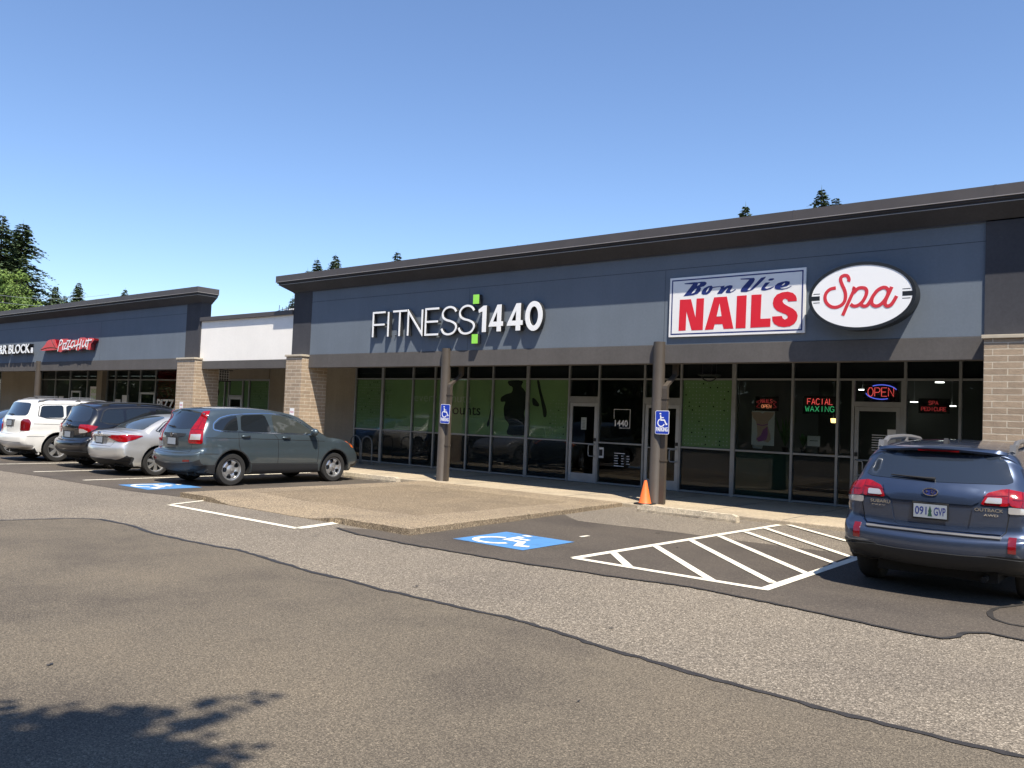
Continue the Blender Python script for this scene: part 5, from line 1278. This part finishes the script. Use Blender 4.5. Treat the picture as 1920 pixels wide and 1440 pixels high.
def cars():
    # --- grey-green compact suv, side on
    P1 = carpaint('paint_grey_green', (.078, .106, .122), .55, .34)
    crv = dict(clad=.43, L=4.5, W=1.78, H=1.62, zb=.24, wr=.335, ag=.07, axles=(.96, 3.6), shoulder=.97, tumble=15, crown=.09, round=.10, endcrown=.15, rt=.10, ft=.15, fr=1.1,
        profile=[(.34,.245),(.12,.29),(.03,.40),(.0,.52),(.01,.62),(.09,.665),(.115,.75),(.105,.95),(.14,1.12),(.24,1.30),(.35,1.48),(.36,1.545),(.50,1.575),(.85,1.61),(1.3,1.63),(1.8,1.625),(2.3,1.58),(2.65,1.505),(3.0,1.34),(3.32,1.15),(3.46,1.08),(3.7,1.035),(4.0,.965),(4.25,.86),(4.38,.73),(4.46,.58),(4.5,.42),(4.42,.29),(4.2,.245)],
        dlo=[[(.56,1.17),(.58,1.26),(.72,1.36),(.92,1.42),(1.10,1.445),(1.095,1.13),(.74,1.14)], [(1.16,1.125),(1.19,1.455),(1.78,1.485),(1.91,1.11)], [(1.97,1.105),(1.95,1.485),(2.28,1.455),(2.60,1.355),(2.88,1.20),(3.0,1.09)]],
        glassmat={2: 'carglass2'}, dloframe=[(.53,1.15),(.55,1.27),(.70,1.39),(.92,1.45),(1.2,1.48),(1.85,1.515),(2.3,1.485),(2.65,1.375),(2.95,1.19),(3.08,1.07),(1.9,1.09),(1.1,1.11),(.72,1.115)], framemat='chrome',
        doorlines=[[(1.10,1.11),(1.09,.85),(1.12,.74),(1.25,.62),(1.38,.46)], [(1.93,1.10),(2.05,.98),(2.06,.75),(2.05,.44)], [(3.02,1.06),(3.12,.98),(3.14,.80),(3.10,.45)], [(.36,.985),(1.2,.975),(2.2,.955),(3.3,.925)], [(1.38,.455),(3.10,.44)], [(.20,.66),(.62,.66)]],
        handles=[(1.26,1.02),(2.26,1.0)], handlemat=None, mirror=(2.84,1.10),
        sidepatch=[([(1.42,.245),(1.40,.445),(3.12,.425),(3.15,.245)], 'plastic', 'sill_cladding'), ([(.20,.30),(.16,.43),(.575,.445),(.60,.36),(.56,.27)], 'plastic', 'bumper_cladding')], archlip=('plastic', .022),
        lamps=[([(.12,.56,.86),(.15,.56,1.13),(.25,.60,1.32),(.36,.63,1.50),(.46,.71,1.52),(.36,.76,1.30),(.29,.81,1.14),(.28,.84,.86)], (.72,-.69,0), 'lred', 'tail_lamp')],
        rearglass=[(.0,1.535),(.45,1.53),(.60,1.50),(.55,1.30),(.50,1.155),(.25,1.14),(0,1.14)],
        windscreen=[(2.75,0,1.45),(2.72,.45,1.45),(2.74,.60,1.42),(3.25,.72,1.15),(3.32,.4,1.13),(3.34,0,1.13)],
        rearpatch=[([(-.42,1.05),(.42,1.05),(.40,1.0),(.22,.97),(.21,.80),(-.21,.80),(-.22,.97),(-.40,1.0)], 'plastic', 'plate_recess', .006), ([(-.69,.50),(-.69,.54),(-.52,.53),(-.52,.49)], 'lredd', 'reflector', .010), ([(.69,.50),(.69,.54),(.52,.53),(.52,.49)], 'lredd', 'reflector', .010)],
        lampdiv=[([(.13,.57,1.13),(.29,.83,1.14)], (.72,-.69)), ([(.22,.70,1.15),(.38,.70,1.48)], (.72,-.69)), ([(.13,.58,.90),(.27,.83,.91)], (.72,-.69))], rearlines=[[(0,.655),(.58,.665),(.60,.84)], [(0,.70),(.57,.70)]], wheel=HOLES, plate=(.885, 0, None), wiper=((.02,1.17),(.36,1.19)))
    def ex(c, t):
        for sg in (-1, 1):
            b = mb(M['lclear']); c.patch(b, [(.13, sg*.60, .93),(.15, sg*.60, 1.04),(.25, sg*.80, 1.05),(.25, sg*.80, .94)], (.72, -.69*sg, 0), .016, .04); b.build('reversing_lamp', t, smooth=60)
            b = mb(M['amber']); c.patch(b, [(3.98, sg, .93),(4.14, sg, .90),(4.27, sg, .80),(4.22, sg, .76),(4.10, sg, .80)], (0, -sg, 0), .006, .04, rnd=1); b.build('headlight', t, smooth=60)
        emblem(t, c, 0, 1.02, .045, .038, 'h')
        p = c.hit(Vector((1.0, 0, 3)), Vector((0, 0, -1)))[0]
    make_car('grey-green compact suv parked beside the concrete extension, seen from its right side', 'car', crv, P1, (-16.06, 8.82, 0), R(90), extra=ex)
    # --- blue wagon, seen from behind
    P2 = carpaint('paint_steel_blue', (.042, .062, .112), .6, .33)
    sub = dict(clad=.44, L=4.62, W=1.78, H=1.58, zb=.27, wr=.335, ag=.06, axles=(.98, 3.63), shoulder=1.0, tumble=20, crown=.08, round=.11, endcrown=.13, rt=.07, ft=.15,
        profile=[(.36,.28),(.14,.32),(.04,.40),(.0,.50),(.005,.60),(.06,.655),(.085,.74),(.07,.93),(.09,1.06),(.15,1.145),(.30,1.30),(.44,1.435),(.46,1.485),(.60,1.515),(1.0,1.555),(1.6,1.58),(2.2,1.555),(2.6,1.49),(3.2,1.17),(3.45,1.03),(4.0,.95),(4.4,.83),(4.55,.66),(4.62,.46),(4.55,.31),(4.3,.275)],
        dlo=[[(.62,1.13),(.72,1.34),(.90,1.38),(1.12,1.40),(1.10,1.08),(.8,1.09)], [(1.17,1.08),(1.18,1.41),(1.78,1.44),(1.90,1.06)], [(1.97,1.06),(1.95,1.44),(2.3,1.41),(2.6,1.32),(2.95,1.10),(3.0,1.04)]],
        dloframe=[(.58,1.11),(.70,1.37),(1.2,1.435),(1.85,1.47),(2.35,1.435),(2.65,1.34),(3.05,1.03),(1.9,1.04),(1.1,1.06)], framemat='chrome',
        doorlines=[[(1.10,1.06),(1.06,.8),(1.34,.5)], [(1.93,1.04),(2.02,.95),(2.02,.42)], [(3.05,1.0),(3.1,.45)]], handles=[(1.25,.97),(2.25,.95)], mirror=(2.86,1.06),
        sidepatch=[([(1.40,.275),(1.40,.40),(3.2,.40),(3.22,.275)], 'plastic', 'sill_cladding'), ([(.2,.33),(.05,.44),(.05,.50),(.58,.50),(.60,.40),(.56,.31)], 'plastic', 'bumper_cladding')], archlip=('plastic', .03),
        lamps=[([(.10,.43,.965),(.12,.48,1.075),(.13,.60,1.115),(.16,.66,1.12),(.18,.66,.965)], (1,-.12,0), 'lred', 'tail_lamp'), ([(.16,.665,.965),(.15,.665,1.125),(.25,.78,1.10),(.40,.86,1.05),(.42,.86,.99),(.30,.84,.95)], (.80,-.6,0), 'lred', 'tail_lamp'), ([(.14,.665,.895),(.14,.665,.96),(.28,.83,.945),(.22,.82,.90)], (.80,-.6,0), 'lclear', 'indicator_lamp')],
        rearglass=[(.0,1.455),(.35,1.45),(.53,1.43),(.60,1.37),(.675,1.19),(.62,1.165),(.3,1.155),(0,1.15)],
        windscreen=[(2.72,0,1.43),(2.7,.45,1.42),(2.72,.58,1.40),(3.2,.72,1.14),(3.3,.4,1.12),(3.32,0,1.12)],
        rearpatch=[([(-.80,.33),(-.80,.475),(-.5,.485),(-.3,.475),(.3,.475),(.5,.485),(.80,.475),(.80,.33)], 'plastic', 'bumper_cladding', .014),
            ([(-.60,.645),(-.61,.668),(.61,.668),(.60,.645)], 'rail', 'bumper_step', .020),
            ([(-.73,.535),(-.73,.675),(-.665,.675),(-.665,.535)], 'lredd', 'reflector', .012), ([(.73,.535),(.73,.675),(.665,.675),(.665,.535)], 'lredd', 'reflector', .012)],
        rearlines=[[(.0,.675),(.60,.672),(.64,.72),(.665,.89)], [(.43,.955),(.66,.955)]], lampdiv=[([(.12,.66,.97),(.12,.66,1.12)], (1,-.12)), ([(.14,.45,1.045),(.14,.655,1.06)], (1,-.12)), ([(.2,.67,1.03),(.38,.86,1.02)], (.8,-.6)), ([(.2,.75,.97),(.24,.78,1.10)], (.8,-.6))], rearmat='rearglass', wheel=FIVE, plate=(.865, 0, ('091', 'GVP')), wiper=((-.02,1.165),(.40,1.18)), rails=(.62, .62, 2.6, .085, .028, 'rail'))
    def ex2(c, t):
        # tailgate skin standing proud round the plate recess
        b = mb(P2)
        c.patch(b, [(0,y,z) for y, z in [(.60,.69),(.30,.69),(.335,.73),(.37,.93),(.40,.95),(.63,.95),(.645,.87),(.63,.74)]], (1,0,0), .016, .04)
        c.patch(b, [(0,y,z) for y, z in [(-.60,.69),(-.30,.69),(-.335,.73),(-.37,.93),(-.40,.95),(-.63,.95),(-.645,.87),(-.63,.74)]], (1,0,0), .016, .04)
        c.patch(b, [(0,y,z) for y, z in [(-.30,.69),(-.335,.735),(.335,.735),(.30,.69)]], (1,0,0), .012, .04)
        c.patch(b, [(0,y,z) for y, z in [(-.36,.955),(-.42,.99),(-.46,1.09),(-.3,1.125),(.3,1.125),(.46,1.09),(.42,.99),(.36,.955)]], (1,0,0), .014, .04)
        b.build('tailgate_panel', t, smooth=50)
        for sg in (-1, 1):
            b = mb(M['lclear']); c.patch(b, [(.10,sg*.46,.985),(.12,sg*.485,1.035),(.13,sg*.60,1.035),(.13,sg*.60,.985)], (1,0,0), .022, .03, rnd=1); b.build('reversing_lamp', t, smooth=60)
        # spoiler lip with the high brake lamp under it
        b = mb(P2); n = 20; vs = []
        for i in range(n+1):
            y = -.60+1.2*i/n; h = c.hit(Vector((.70, y, 3)), Vector((0,0,-1)))[0]; k = 1-(abs(y)/.60)**4; cc = .05*(y/.6)**2
            vs += [(.60, y, h.z-.012), (.45+cc*.8, y, h.z-.012-.004*k), (.36+cc*1.6+.06*(1-k), y, h.z-.045), (.38+cc*1.6+.06*(1-k), y, h.z-.068), (.52, y, h.z-.06)]
        b.add(vs, [(i*5+k, i*5+k+1, i*5+k+6, i*5+k+5) for i in range(n) for k in range(4)]+[(0,1,2,3,4), tuple(n*5+k for k in range(5))]); b.build('spoiler', t, smooth=40)
        mb(M['lredd']).box((.372, -.19, 1.452), (.40, .19, 1.47)).build('brake_lamp', t)
        emblem(t, c, .0, 1.055, .066, .036, 'stars')
        rtext(t, c, 'SUBARU', .575, .375, .905, .937, 'chrome', 'lettering', .012, .022); rtext(t, c, 'OUTBACK', -.385, -.62, .905, .937, 'chrome', 'lettering', .012, .022); rtext(t, c, 'AWD', -.46, -.58, .862, .884, 'chrome', 'lettering', .02, .022)
        rtext(t, c, 'PZEV', .56, .42, .878, .888, 'chrome', 'lettering', .0, .022)
        h = c.hit(Vector((.75, 0, 3)), Vector((0,0,-1)))[0]; b = mb(M['black']); b.prism([(.70,-.02,h.z-.005),(.86,-.02,h.z-.0),(.80,-.01,h.z+.05),(.77,-.01,h.z+.055)], (0,.04,0)); b.build('roof_antenna', t)
    make_car('steel blue wagon with grey roof rails seen from behind at the right', 'car', sub, P2, (-1.93, 8.97, 0), R(90), extra=ex2)
    # --- silver sedan
    P3 = carpaint('paint_silver', (.60, .59, .57), .6, .34)
    cor = dict(clad=.30, L=4.46, W=1.74, H=1.40, zb=.20, wr=.315, ag=.05, axles=(.97, 3.57), shoulder=.88, tumble=22, crown=.07, round=.11, endcrown=.18, rt=.12, ft=.16, sedan=True,
        profile=[(.36,.21),(.14,.25),(.03,.36),(.0,.50),(.01,.62),(.07,.72),(.06,.86),(.07,.935),(.16,.985),(.34,1.01),(.62,1.05),(.90,1.18),(1.22,1.31),(1.55,1.385),(2.0,1.405),(2.4,1.375),(2.75,1.27),(3.2,1.03),(3.42,.94),(3.9,.85),(4.25,.72),(4.42,.55),(4.46,.38),(4.38,.24),(4.2,.205)],
        dlo=[[(.98,1.0),(1.22,1.20),(1.32,1.235),(1.36,.99)], [(1.42,.985),(1.38,1.25),(1.9,1.30),(1.98,.975)], [(2.04,.97),(1.97,1.30),(2.3,1.27),(2.6,1.18),(2.95,1.0),(3.02,.95)]], dloframe=[(.90,.98),(1.2,1.225),(1.5,1.285),(1.9,1.325),(2.35,1.295),(2.65,1.20),(3.08,.94),(2.0,.955)],
        doorlines=[[(1.30,.98),(1.12,.78),(1.32,.42)], [(2.0,.96),(2.04,.88),(2.03,.32)], [(3.05,.92),(3.08,.35)], [(1.35,.30),(3.1,.30)]], handles=[(1.48,.86),(2.28,.85)], mirror=(2.84,.98),
        lamps=[([(.10,.33,.86),(.13,.42,.90),(.16,.66,.905),(.34,.83,.92),(.60,.87,.90),(.45,.85,.83),(.26,.80,.755),(.15,.66,.76),(.12,.52,.80)], (.75,-.66,0), 'lred', 'tail_lamp')],
        rearglass=[(1.32,.0,1.345),(1.32,.40,1.335),(1.25,.52,1.31),(.82,.66,1.12),(.66,.66,1.06),(.60,.4,1.05),(.60,0,1.045)],
        windscreen=[(2.5,0,1.37),(2.5,.45,1.36),(2.55,.55,1.33),(3.1,.70,1.08),(3.2,.4,1.03),(3.22,0,1.03)],
        rearpatch=[([(-.33,.865),(-.28,.70),(.28,.70),(.33,.865)], 'rail', 'plate_recess', .004), ([(-.42,.865),(-.42,.89),(.42,.89),(.42,.865)], 'chrome', 'trunk_trim', .012), ([(-.74,.24),(-.76,.33),(-.5,.38),(.5,.38),(.76,.33),(.74,.24)], 'plastic', 'bumper_cladding', .008)],
        rearlines=[[(0,.655),(.48,.655),(.52,.77)], [(0,.965),(.60,.95)]], wheel=SPOKES, plate=(.785, 0, None), rearmat='carglass2')
    def ex3(c, t):
        emblem(t, c, 0, .93, .045, .032, 't'); rtext(t, c, 'LE', -.30, -.36, .80, .825, 'chrome', 'lettering')
    corc, cort = make_car('silver sedan between the black suv and the grey-green suv', 'car', cor, P3, (-18.83, 8.68, 0), R(90), extra=ex3)
    # --- black suv
    P4 = carpaint('paint_black', (.005, .005, .007), .0, .3, .05)
    fo = dict(crv); fo.update(lampdiv=[], L=4.42, W=1.74, H=1.60, axles=(.93, 3.47), wr=.335, tumble=14, endcrown=.13, shoulder=.98,
        profile=[(.34,.27),(.12,.32),(.03,.42),(.0,.54),(.02,.64),(.09,.69),(.11,.80),(.10,1.0),(.15,1.12),(.30,1.36),(.38,1.50),(.40,1.54),(.6,1.57),(1.0,1.60),(1.6,1.615),(2.1,1.59),(2.5,1.51),(3.1,1.17),(3.35,1.06),(3.8,1.0),(4.15,.90),(4.36,.72),(4.42,.5),(4.36,.33),(4.1,.27)],
        dlo=[[(.52,1.13),(.64,1.42),(1.08,1.46),(1.08,1.11),(.8,1.11)], [(1.14,1.11),(1.15,1.46),(1.76,1.49),(1.86,1.09)], [(1.92,1.09),(1.92,1.49),(2.2,1.46),(2.5,1.37),(2.85,1.15),(2.9,1.07)]], dloframe=[(.48,1.10),(.62,1.45),(1.2,1.50),(1.85,1.525),(2.3,1.485),(2.6,1.37),(2.98,1.06),(1.9,1.07)], framemat='plastic', glassmat={},
        rails=(.60, .6, 2.4, .05, .022, 'plastic'),
        lamps=[([(.10,.55,.84),(.12,.50,1.0),(.14,.52,1.06),(.24,.76,1.06),(.42,.84,1.03),(.34,.84,.95),(.22,.78,.88)], (.75,-.66,0), 'lred', 'tail_lamp')],
        rearglass=[(.0,1.49),(.45,1.485),(.56,1.45),(.66,1.19),(.62,1.13),(.3,1.12),(0,1.12)], rearpatch=[([(-.30,.90),(-.27,.72),(.27,.72),(.30,.90)], 'plastic', 'plate_recess', .006), ([(-.76,.28),(-.78,.42),(.78,.42),(.76,.28)], 'plastic', 'bumper_cladding', .012)],
        rearlines=[[(0,.68),(.58,.685),(.61,.86)]], plate=(.81, 0, None), wheel=FIVE, wiper=((-.02,1.13),(.30,1.15)), sidepatch=[([(1.38,.275),(1.36,.42),(3.02,.40),(3.05,.275)], 'plastic', 'sill_cladding')])
    def ex4(c, t):
        for sg in (-1, 1):
            b = mb(M['lclear']); c.patch(b, [(.10,sg*.555,.85),(.12,sg*.53,.96),(.18,sg*.66,.95),(.24,sg*.77,.90),(.2,sg*.72,.87)], (.75,-.66*sg,0), .016, .04, rnd=1); b.build('reversing_lamp', t, smooth=60)
        emblem(t, c, 0, 1.05, .06, .033, 'stars'); rtext(t, c, 'SUBARU', .52, .36, .93, .955, 'chrome', 'lettering', .01, .006); rtext(t, c, 'FORESTER', -.34, -.52, .95, .97, 'chrome', 'lettering', .01, .006)
    make_car('black suv with roof rails between the white suv and the silver sedan', 'car', fo, P4, (-21.05, 8.9, 0), R(90), extra=ex4)
    # --- white suv
    P5 = carpaint('paint_white', (.80, .78, .73), .1, .4)
    hi = dict(crv); hi.update(clad=0, lampdiv=[], L=4.55, W=1.78, H=1.66, axles=(.97, 3.60), wr=.35, ag=.07, tumble=11, shoulder=1.02, endcrown=.11, rt=.07,
        profile=[(.34,.29),(.12,.33),(.02,.44),(.0,.56),(.02,.66),(.08,.71),(.10,.85),(.11,1.06),(.16,1.18),(.28,1.42),(.34,1.55),(.42,1.60),(.7,1.635),(1.2,1.655),(1.9,1.65),(2.4,1.60),(2.7,1.52),(3.2,1.22),(3.42,1.10),(3.9,1.04),(4.3,.94),(4.48,.78),(4.55,.55),(4.48,.36),(4.2,.29)],
        dlo=[[(.50,1.18),(.56,1.46),(1.10,1.49),(1.10,1.16),(.58,1.15)], [(1.16,1.16),(1.17,1.49),(1.80,1.52),(1.86,1.14)], [(1.92,1.14),(1.92,1.52),(2.35,1.50),(2.65,1.40),(2.98,1.20),(3.04,1.11)]], dloframe=[(.46,1.14),(.52,1.50),(1.2,1.53),(1.9,1.555),(2.4,1.53),(2.72,1.41),(3.12,1.09),(1.9,1.11)], framemat='plastic', glassmat={},
        rails=(.66, .5, 2.5, .06, .02, 'rail'), lamps=[([(.12,.60,.80),(.12,.60,1.04),(.16,.66,1.10),(.26,.80,1.10),(.30,.83,1.02),(.28,.83,.80)], (.75,-.66,0), 'lredd', 'tail_lamp')],
        rearglass=[(.0,1.53),(.45,1.525),(.58,1.50),(.67,1.24),(.62,1.19),(.3,1.18),(0,1.18)], rearpatch=[([(-.27,1.08),(-.24,.90),(.24,.90),(.27,1.08)], 'rail', 'plate_recess', .006)],
        rearlines=[[(0,.70),(.57,.70),(.60,.8)], [(0,.50),(.75,.50)]], plate=(.985, 0, None), wheel=FIVE, wiper=((-.02,1.20),(.30,1.21)), sidepatch=[], archlip=None, glass=None)
    def ex5(c, t):
        b = mb(M['lredd']); b.box((.40, -.16, 1.565), (.44, .16, 1.58)); b.build('brake_lamp', t)
        b = mb(M['rail'])
        for x in (.95, 1.9):
            h = c.hit(Vector((x, 0, 3)), Vector((0,0,-1)))[0]; b.box((x-.03, -.67, h.z+.045), (x+.03, .67, h.z+.07))
        b.build('roof_crossbar', t)
        for sg in (-1, 1):
            b = mb(P5); b.prism([(.50,sg*.72,.42),(.50,sg*.72,.19),(.525,sg*.72,.19),(.56,sg*.72,.42)], (0,sg*.13,0)); b.build('mud_flap', t)
    whc, wht = make_car('white suv with roof bars left of the black suv', 'car', hi, P5, (-23.93, 8.66, 0), R(90), extra=ex5)
    # --- blue car at the frame edge, copy of the sedan form in blue
    P6 = carpaint('paint_bright_blue', (.03, .12, .36), .5, .33)
    def recolour(src, paint, loc, rz, label, group):
        o = dup(src, loc, rz, label, None, group)
        def walk(a):
            for ch in kids(a):
                if ch.type == 'MESH' and any(m_ and m_.name.startswith('paint_') for m_ in ch.data.materials):
                    ch.data = ch.data.copy()
                    for i, m_ in enumerate(ch.data.materials):
                        if m_ and m_.name.startswith('paint_'): ch.data.materials[i] = paint
                walk(ch)
        walk(o); return o
    recolour(cort, P6, (-26.75, 8.6, 0), R(90), 'bright blue car at the left edge behind the white suv', 'cars parked nose-in along the shops')
    # cars across the lane, seen mirrored in the shop glass
    P7 = carpaint('paint_pewter', (.16, .16, .16), .6, .3)
    recolour(cort, P7, (-24.6, 1.3, 0), R(8), 'pewter sedan across the lane, mirrored in the shop glass', 'cars across the lane mirrored in the glass')
    recolour(wht, P5, (-31.8, -1.2, 0), R(4), 'white suv across the lane, mirrored in the shop glass', 'cars across the lane mirrored in the glass')
cars()
# ================================================================ TREES
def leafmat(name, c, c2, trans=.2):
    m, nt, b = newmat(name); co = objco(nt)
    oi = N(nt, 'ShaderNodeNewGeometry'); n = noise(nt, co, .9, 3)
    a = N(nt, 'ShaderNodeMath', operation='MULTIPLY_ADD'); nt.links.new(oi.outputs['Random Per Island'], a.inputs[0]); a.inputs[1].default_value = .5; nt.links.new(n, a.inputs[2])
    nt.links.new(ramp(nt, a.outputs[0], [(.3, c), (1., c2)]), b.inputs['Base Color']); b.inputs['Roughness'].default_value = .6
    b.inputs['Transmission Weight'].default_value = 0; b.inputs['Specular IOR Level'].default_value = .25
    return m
M['bark'] = flat('bark', (.09, .065, .048), .95, var=.3, vs=5, bmp=.6, bs=20, bd=.02)
M['needle'] = leafmat('conifer_needles', (.028, .052, .024), (.085, .12, .055))
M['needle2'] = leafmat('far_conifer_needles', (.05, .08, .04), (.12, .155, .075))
M['leafg'] = leafmat('broad_leaves', (.05, .10, .018), (.15, .22, .045))
M['leafd'] = leafmat('dark_leaves', (.025, .05, .014), (.07, .11, .03))
def conifer(label, h, r, seed, mat, base=.08, dens=1., leaf=.28, name='conifer_tree', power=.85, droop=.25, vary=.2, cat='tree', group=None):
    rnd = random.Random(seed); t = thing(name, label, cat, group=group)
    mb(M['bark']).tube([(0, 0, -.2), (.02*h*.1, 0, h*.4), (0, 0, h*.98)], [h*.018, h*.011, .02], 8).build('trunk', t, smooth=50)
    b = mb(M[mat]); lv = []; z = h*base
    while z < h*.985:
        u = z/h; R_ = r*((1-u)/(1-base))**power*rnd.uniform(.75, 1.12)+.03; nb = max(3, int((5+5*(1-u))*dens))
        for k in range(nb):
            a = rnd.uniform(0, 6.283); L_ = R_*rnd.uniform(.55, 1.05)*(1+(vary if rnd.random() < .2 else 0)); d = Vector((math.cos(a), math.sin(a), 0)); s_ = Vector((-d.y, d.x, 0)); n = max(2, int(L_/(leaf*.55)))
            for i in range(n):
                f = (i+.6)/n; p = d*L_*f+Vector((0, 0, z-droop*L_*f*f+.18*L_*f*(1-f)*2))
                wv = min(leaf*(1.15-.75*f)*1.3, .12+L_*.6)
                for sg in (-1, 1):
                    q = (s_*sg*rnd.uniform(.6, 1.2)+d*rnd.uniform(.2, .9)+Vector((0, 0, rnd.uniform(-.55, .1)))).normalized()*wv; nn = Vector((rnd.uniform(-.3,.3), rnd.uniform(-.3,.3), rnd.uniform(.3,1))).normalized(); e = q.cross(nn).normalized()*wv*.36
                    b.add([p-e*.3, p+q*.5-e, p+q, p+q*.55+e], [(0, 1, 2, 3)])
        z += h*.015/dens**.5*rnd.uniform(.7, 1.3)*(1.15-u*.5)
    b.add([(0.0,0,h*.96),(.06,0,h*.97),(0,0,h*1.01)], [(0,1,2)])
    b.build('crown', t); return t
def broadleaf(label, h, r, seed, mat, leaf=.22, n=60, per=70, base=.3, name='broadleaf_tree', squash=.75, group=None):
    rnd = random.Random(seed); t = thing(name, label, 'tree', group=group); tb = mb(M['bark']); tb.tube([(0, 0, -.2), (.1, .05, h*.3), (0, 0, h*.62)], [h*.028, h*.02, h*.008], 9)
    cz = h*(base+(1-base)/2); rz = h*(1-base)/2; cl = []
    for k in range(n):
        while True:
            v = Vector((rnd.uniform(-1, 1), rnd.uniform(-1, 1), rnd.uniform(-1, 1)))
            if .25 < v.length < 1: break
        v = v.normalized()*(v.length**.45)
        c = Vector((v.x*r, v.y*r, cz+v.z*rz)); c += Vector((rnd.gauss(0, .05), rnd.gauss(0, .05), 0))*r; cl.append(c)
        if k % 3 == 0: s0 = Vector((0, 0, h*rnd.uniform(.22, .5))); tb.tube([s0, s0.lerp(c, .5)+Vector((0, 0, .1*r)), c], [h*.009, h*.005, .012], 5)
    tb.build('trunk', t, smooth=50); b = mb(M[mat])
    for c in cl:
        cr_ = r*rnd.uniform(.20, .36)
        for i in range(per):
            v = Vector((rnd.gauss(0, 1), rnd.gauss(0, 1), rnd.gauss(0, .8))).normalized()*cr_*rnd.uniform(.35, 1.08)**.6; v.z *= squash; p = c+v
            nn = (v.normalized()+Vector((rnd.uniform(-.8, .8), rnd.uniform(-.8, .8), rnd.uniform(-.2, 1)))).normalized(); a = nn.orthogonal().normalized(); a = Matrix.Rotation(rnd.uniform(0, 6.28), 3, nn) @ a; q = nn.cross(a); l_ = leaf*rnd.uniform(.7, 1.3)
            b.add([p-a*l_*.5, p+q*l_*.28, p+a*l_*.5, p-q*l_*.28], [(0, 1, 2, 3)])
    b.build('crown', t); return t
def along(xp, yp, dist):
    d = ray(xp, yp); d = d/math.hypot(d.x, d.y); return EYE+d*dist
def trees():
    def put(t, xp, yp, dist): p = along(xp, yp, dist); t.location = (p.x, p.y, 0); return p.z
    h = along(10, 398, 78).z; put(conifer('tallest dark conifer at the left frame edge behind the pizza shop block', h, 8.5, 3, 'needle', leaf=.40, power=.95, dens=1.1, vary=.15), 6, 398, 78)
    h = along(42, 412, 80).z; put(conifer('tall dark conifer just right of the tallest one, with drooping arms', h, 8.8, 8, 'needle', leaf=.40, power=.85, dens=1.1, vary=.22), 44, 412, 80)
    h = along(20, 504, 66).z; put(broadleaf('bright green broadleaf tree in front of the dark conifers at the left', h, 2.3, 4, 'leafg', .17, 90, 150, .2), 10, 504, 66)
    h = along(60, 552, 62).z; put(broadleaf('low bright green broadleaf tree at the foot of the dark conifers', h, 1.5, 6, 'leafg', .17, 50, 110, .2), 48, 552, 62)
    G_ = 'far conifer tops over the roofs'
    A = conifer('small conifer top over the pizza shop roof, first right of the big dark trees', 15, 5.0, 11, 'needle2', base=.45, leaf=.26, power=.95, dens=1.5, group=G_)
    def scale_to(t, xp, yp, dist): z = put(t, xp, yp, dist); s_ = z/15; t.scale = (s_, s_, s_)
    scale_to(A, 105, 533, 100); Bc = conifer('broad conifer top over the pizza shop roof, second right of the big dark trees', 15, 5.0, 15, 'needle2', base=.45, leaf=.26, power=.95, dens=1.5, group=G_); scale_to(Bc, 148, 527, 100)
    def cp(src, xp, yp, dist, rz, label): o = dup(src, (0,0,0), rz, label, None, G_); scale_to(o, xp, yp, dist); return o
    cp(A, 122, 551, 104, 2., 'lowest shadowy conifer top between the first two over the pizza shop roof')
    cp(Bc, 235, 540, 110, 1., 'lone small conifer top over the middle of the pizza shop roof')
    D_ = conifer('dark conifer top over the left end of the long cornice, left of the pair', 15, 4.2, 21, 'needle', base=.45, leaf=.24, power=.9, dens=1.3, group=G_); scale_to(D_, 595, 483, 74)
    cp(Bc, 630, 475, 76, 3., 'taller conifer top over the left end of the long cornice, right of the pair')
    cp(D_, 577, 504, 78, 1.3, 'lowest conifer tip at the very left end of the long cornice')
    cp(D_, 746, 469, 70, 2., 'conifer top over the cornice above the fitness letters')
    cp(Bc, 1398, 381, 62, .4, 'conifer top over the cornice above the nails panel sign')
    cp(D_, 1541, 350, 60, 4., 'tallest conifer top over the cornice above the oval sign')
    cp(D_, 1568, 366, 61, 5., 'shorter conifer top right beside the one above the oval sign')
    cp(D_, 549, 556, 60, .2, 'dark conifer seen past the cornice end behind the white rooftop box')
    # conifer beside the photographer: its boughs throw the shade in the lower left
    o = conifer('conifer beside the viewpoint whose boughs shade the asphalt in the foreground', 10.1, 2.1, 45, 'needle', base=.5, leaf=.26, power=.5, droop=.1, dens=.45, vary=.8); o.location = (.53, -1.48, 0)
    # broadleaf rows across the lane, unseen trees added to darken the mirrored shop glass
    T1 = broadleaf('street tree across the lane, first of the row mirrored in the shop glass', 9, 4.6, 31, 'leafd', .45, 90, 70, .02, group='street trees across the lane')
    T1.location = (-20, -17, 0); rnd = random.Random(2)
    for k, x in enumerate((-92, -84, -76, -68, -60, -52, -44.5, -37, -30, -12, -5, 3, 11, 19, -88, -80, -72, -64, -56, -48, -40.5, -33, -25, -16, -8, -1, 7, 15)+tuple(range(-168, -92, 8))):
        o = dup(T1, (x+rnd.uniform(-1, 1), (-16.5 if k < 14 else -24)+rnd.uniform(-1.5, 1.5)-.05*abs(x+20), 0), rnd.uniform(0, 6), 'leafy street tree across the lane behind the viewpoint, added to darken the glass reflections', None, 'street trees across the lane'); s_ = rnd.uniform(.9, 1.35); o.scale = (s_, s_, s_)
    # overhead wires behind the left shops
    for (y0, y1, lab) in ((548, 552, 'upper thin pale overhead wire at the left'), (561, 566, 'lower thin pale overhead wire at the left')):
        a, b_ = along(-40, y0, 58), along(205, y1, 64); pts = [a.lerp(b_, k/10)-Vector((0, 0, .35*math.sin(math.pi*k/10))) for k in range(11)]
        tag(mb(M['alu2']).tube(pts, .011, 5).build('overhead_wire'), lab, 'wire')
trees()
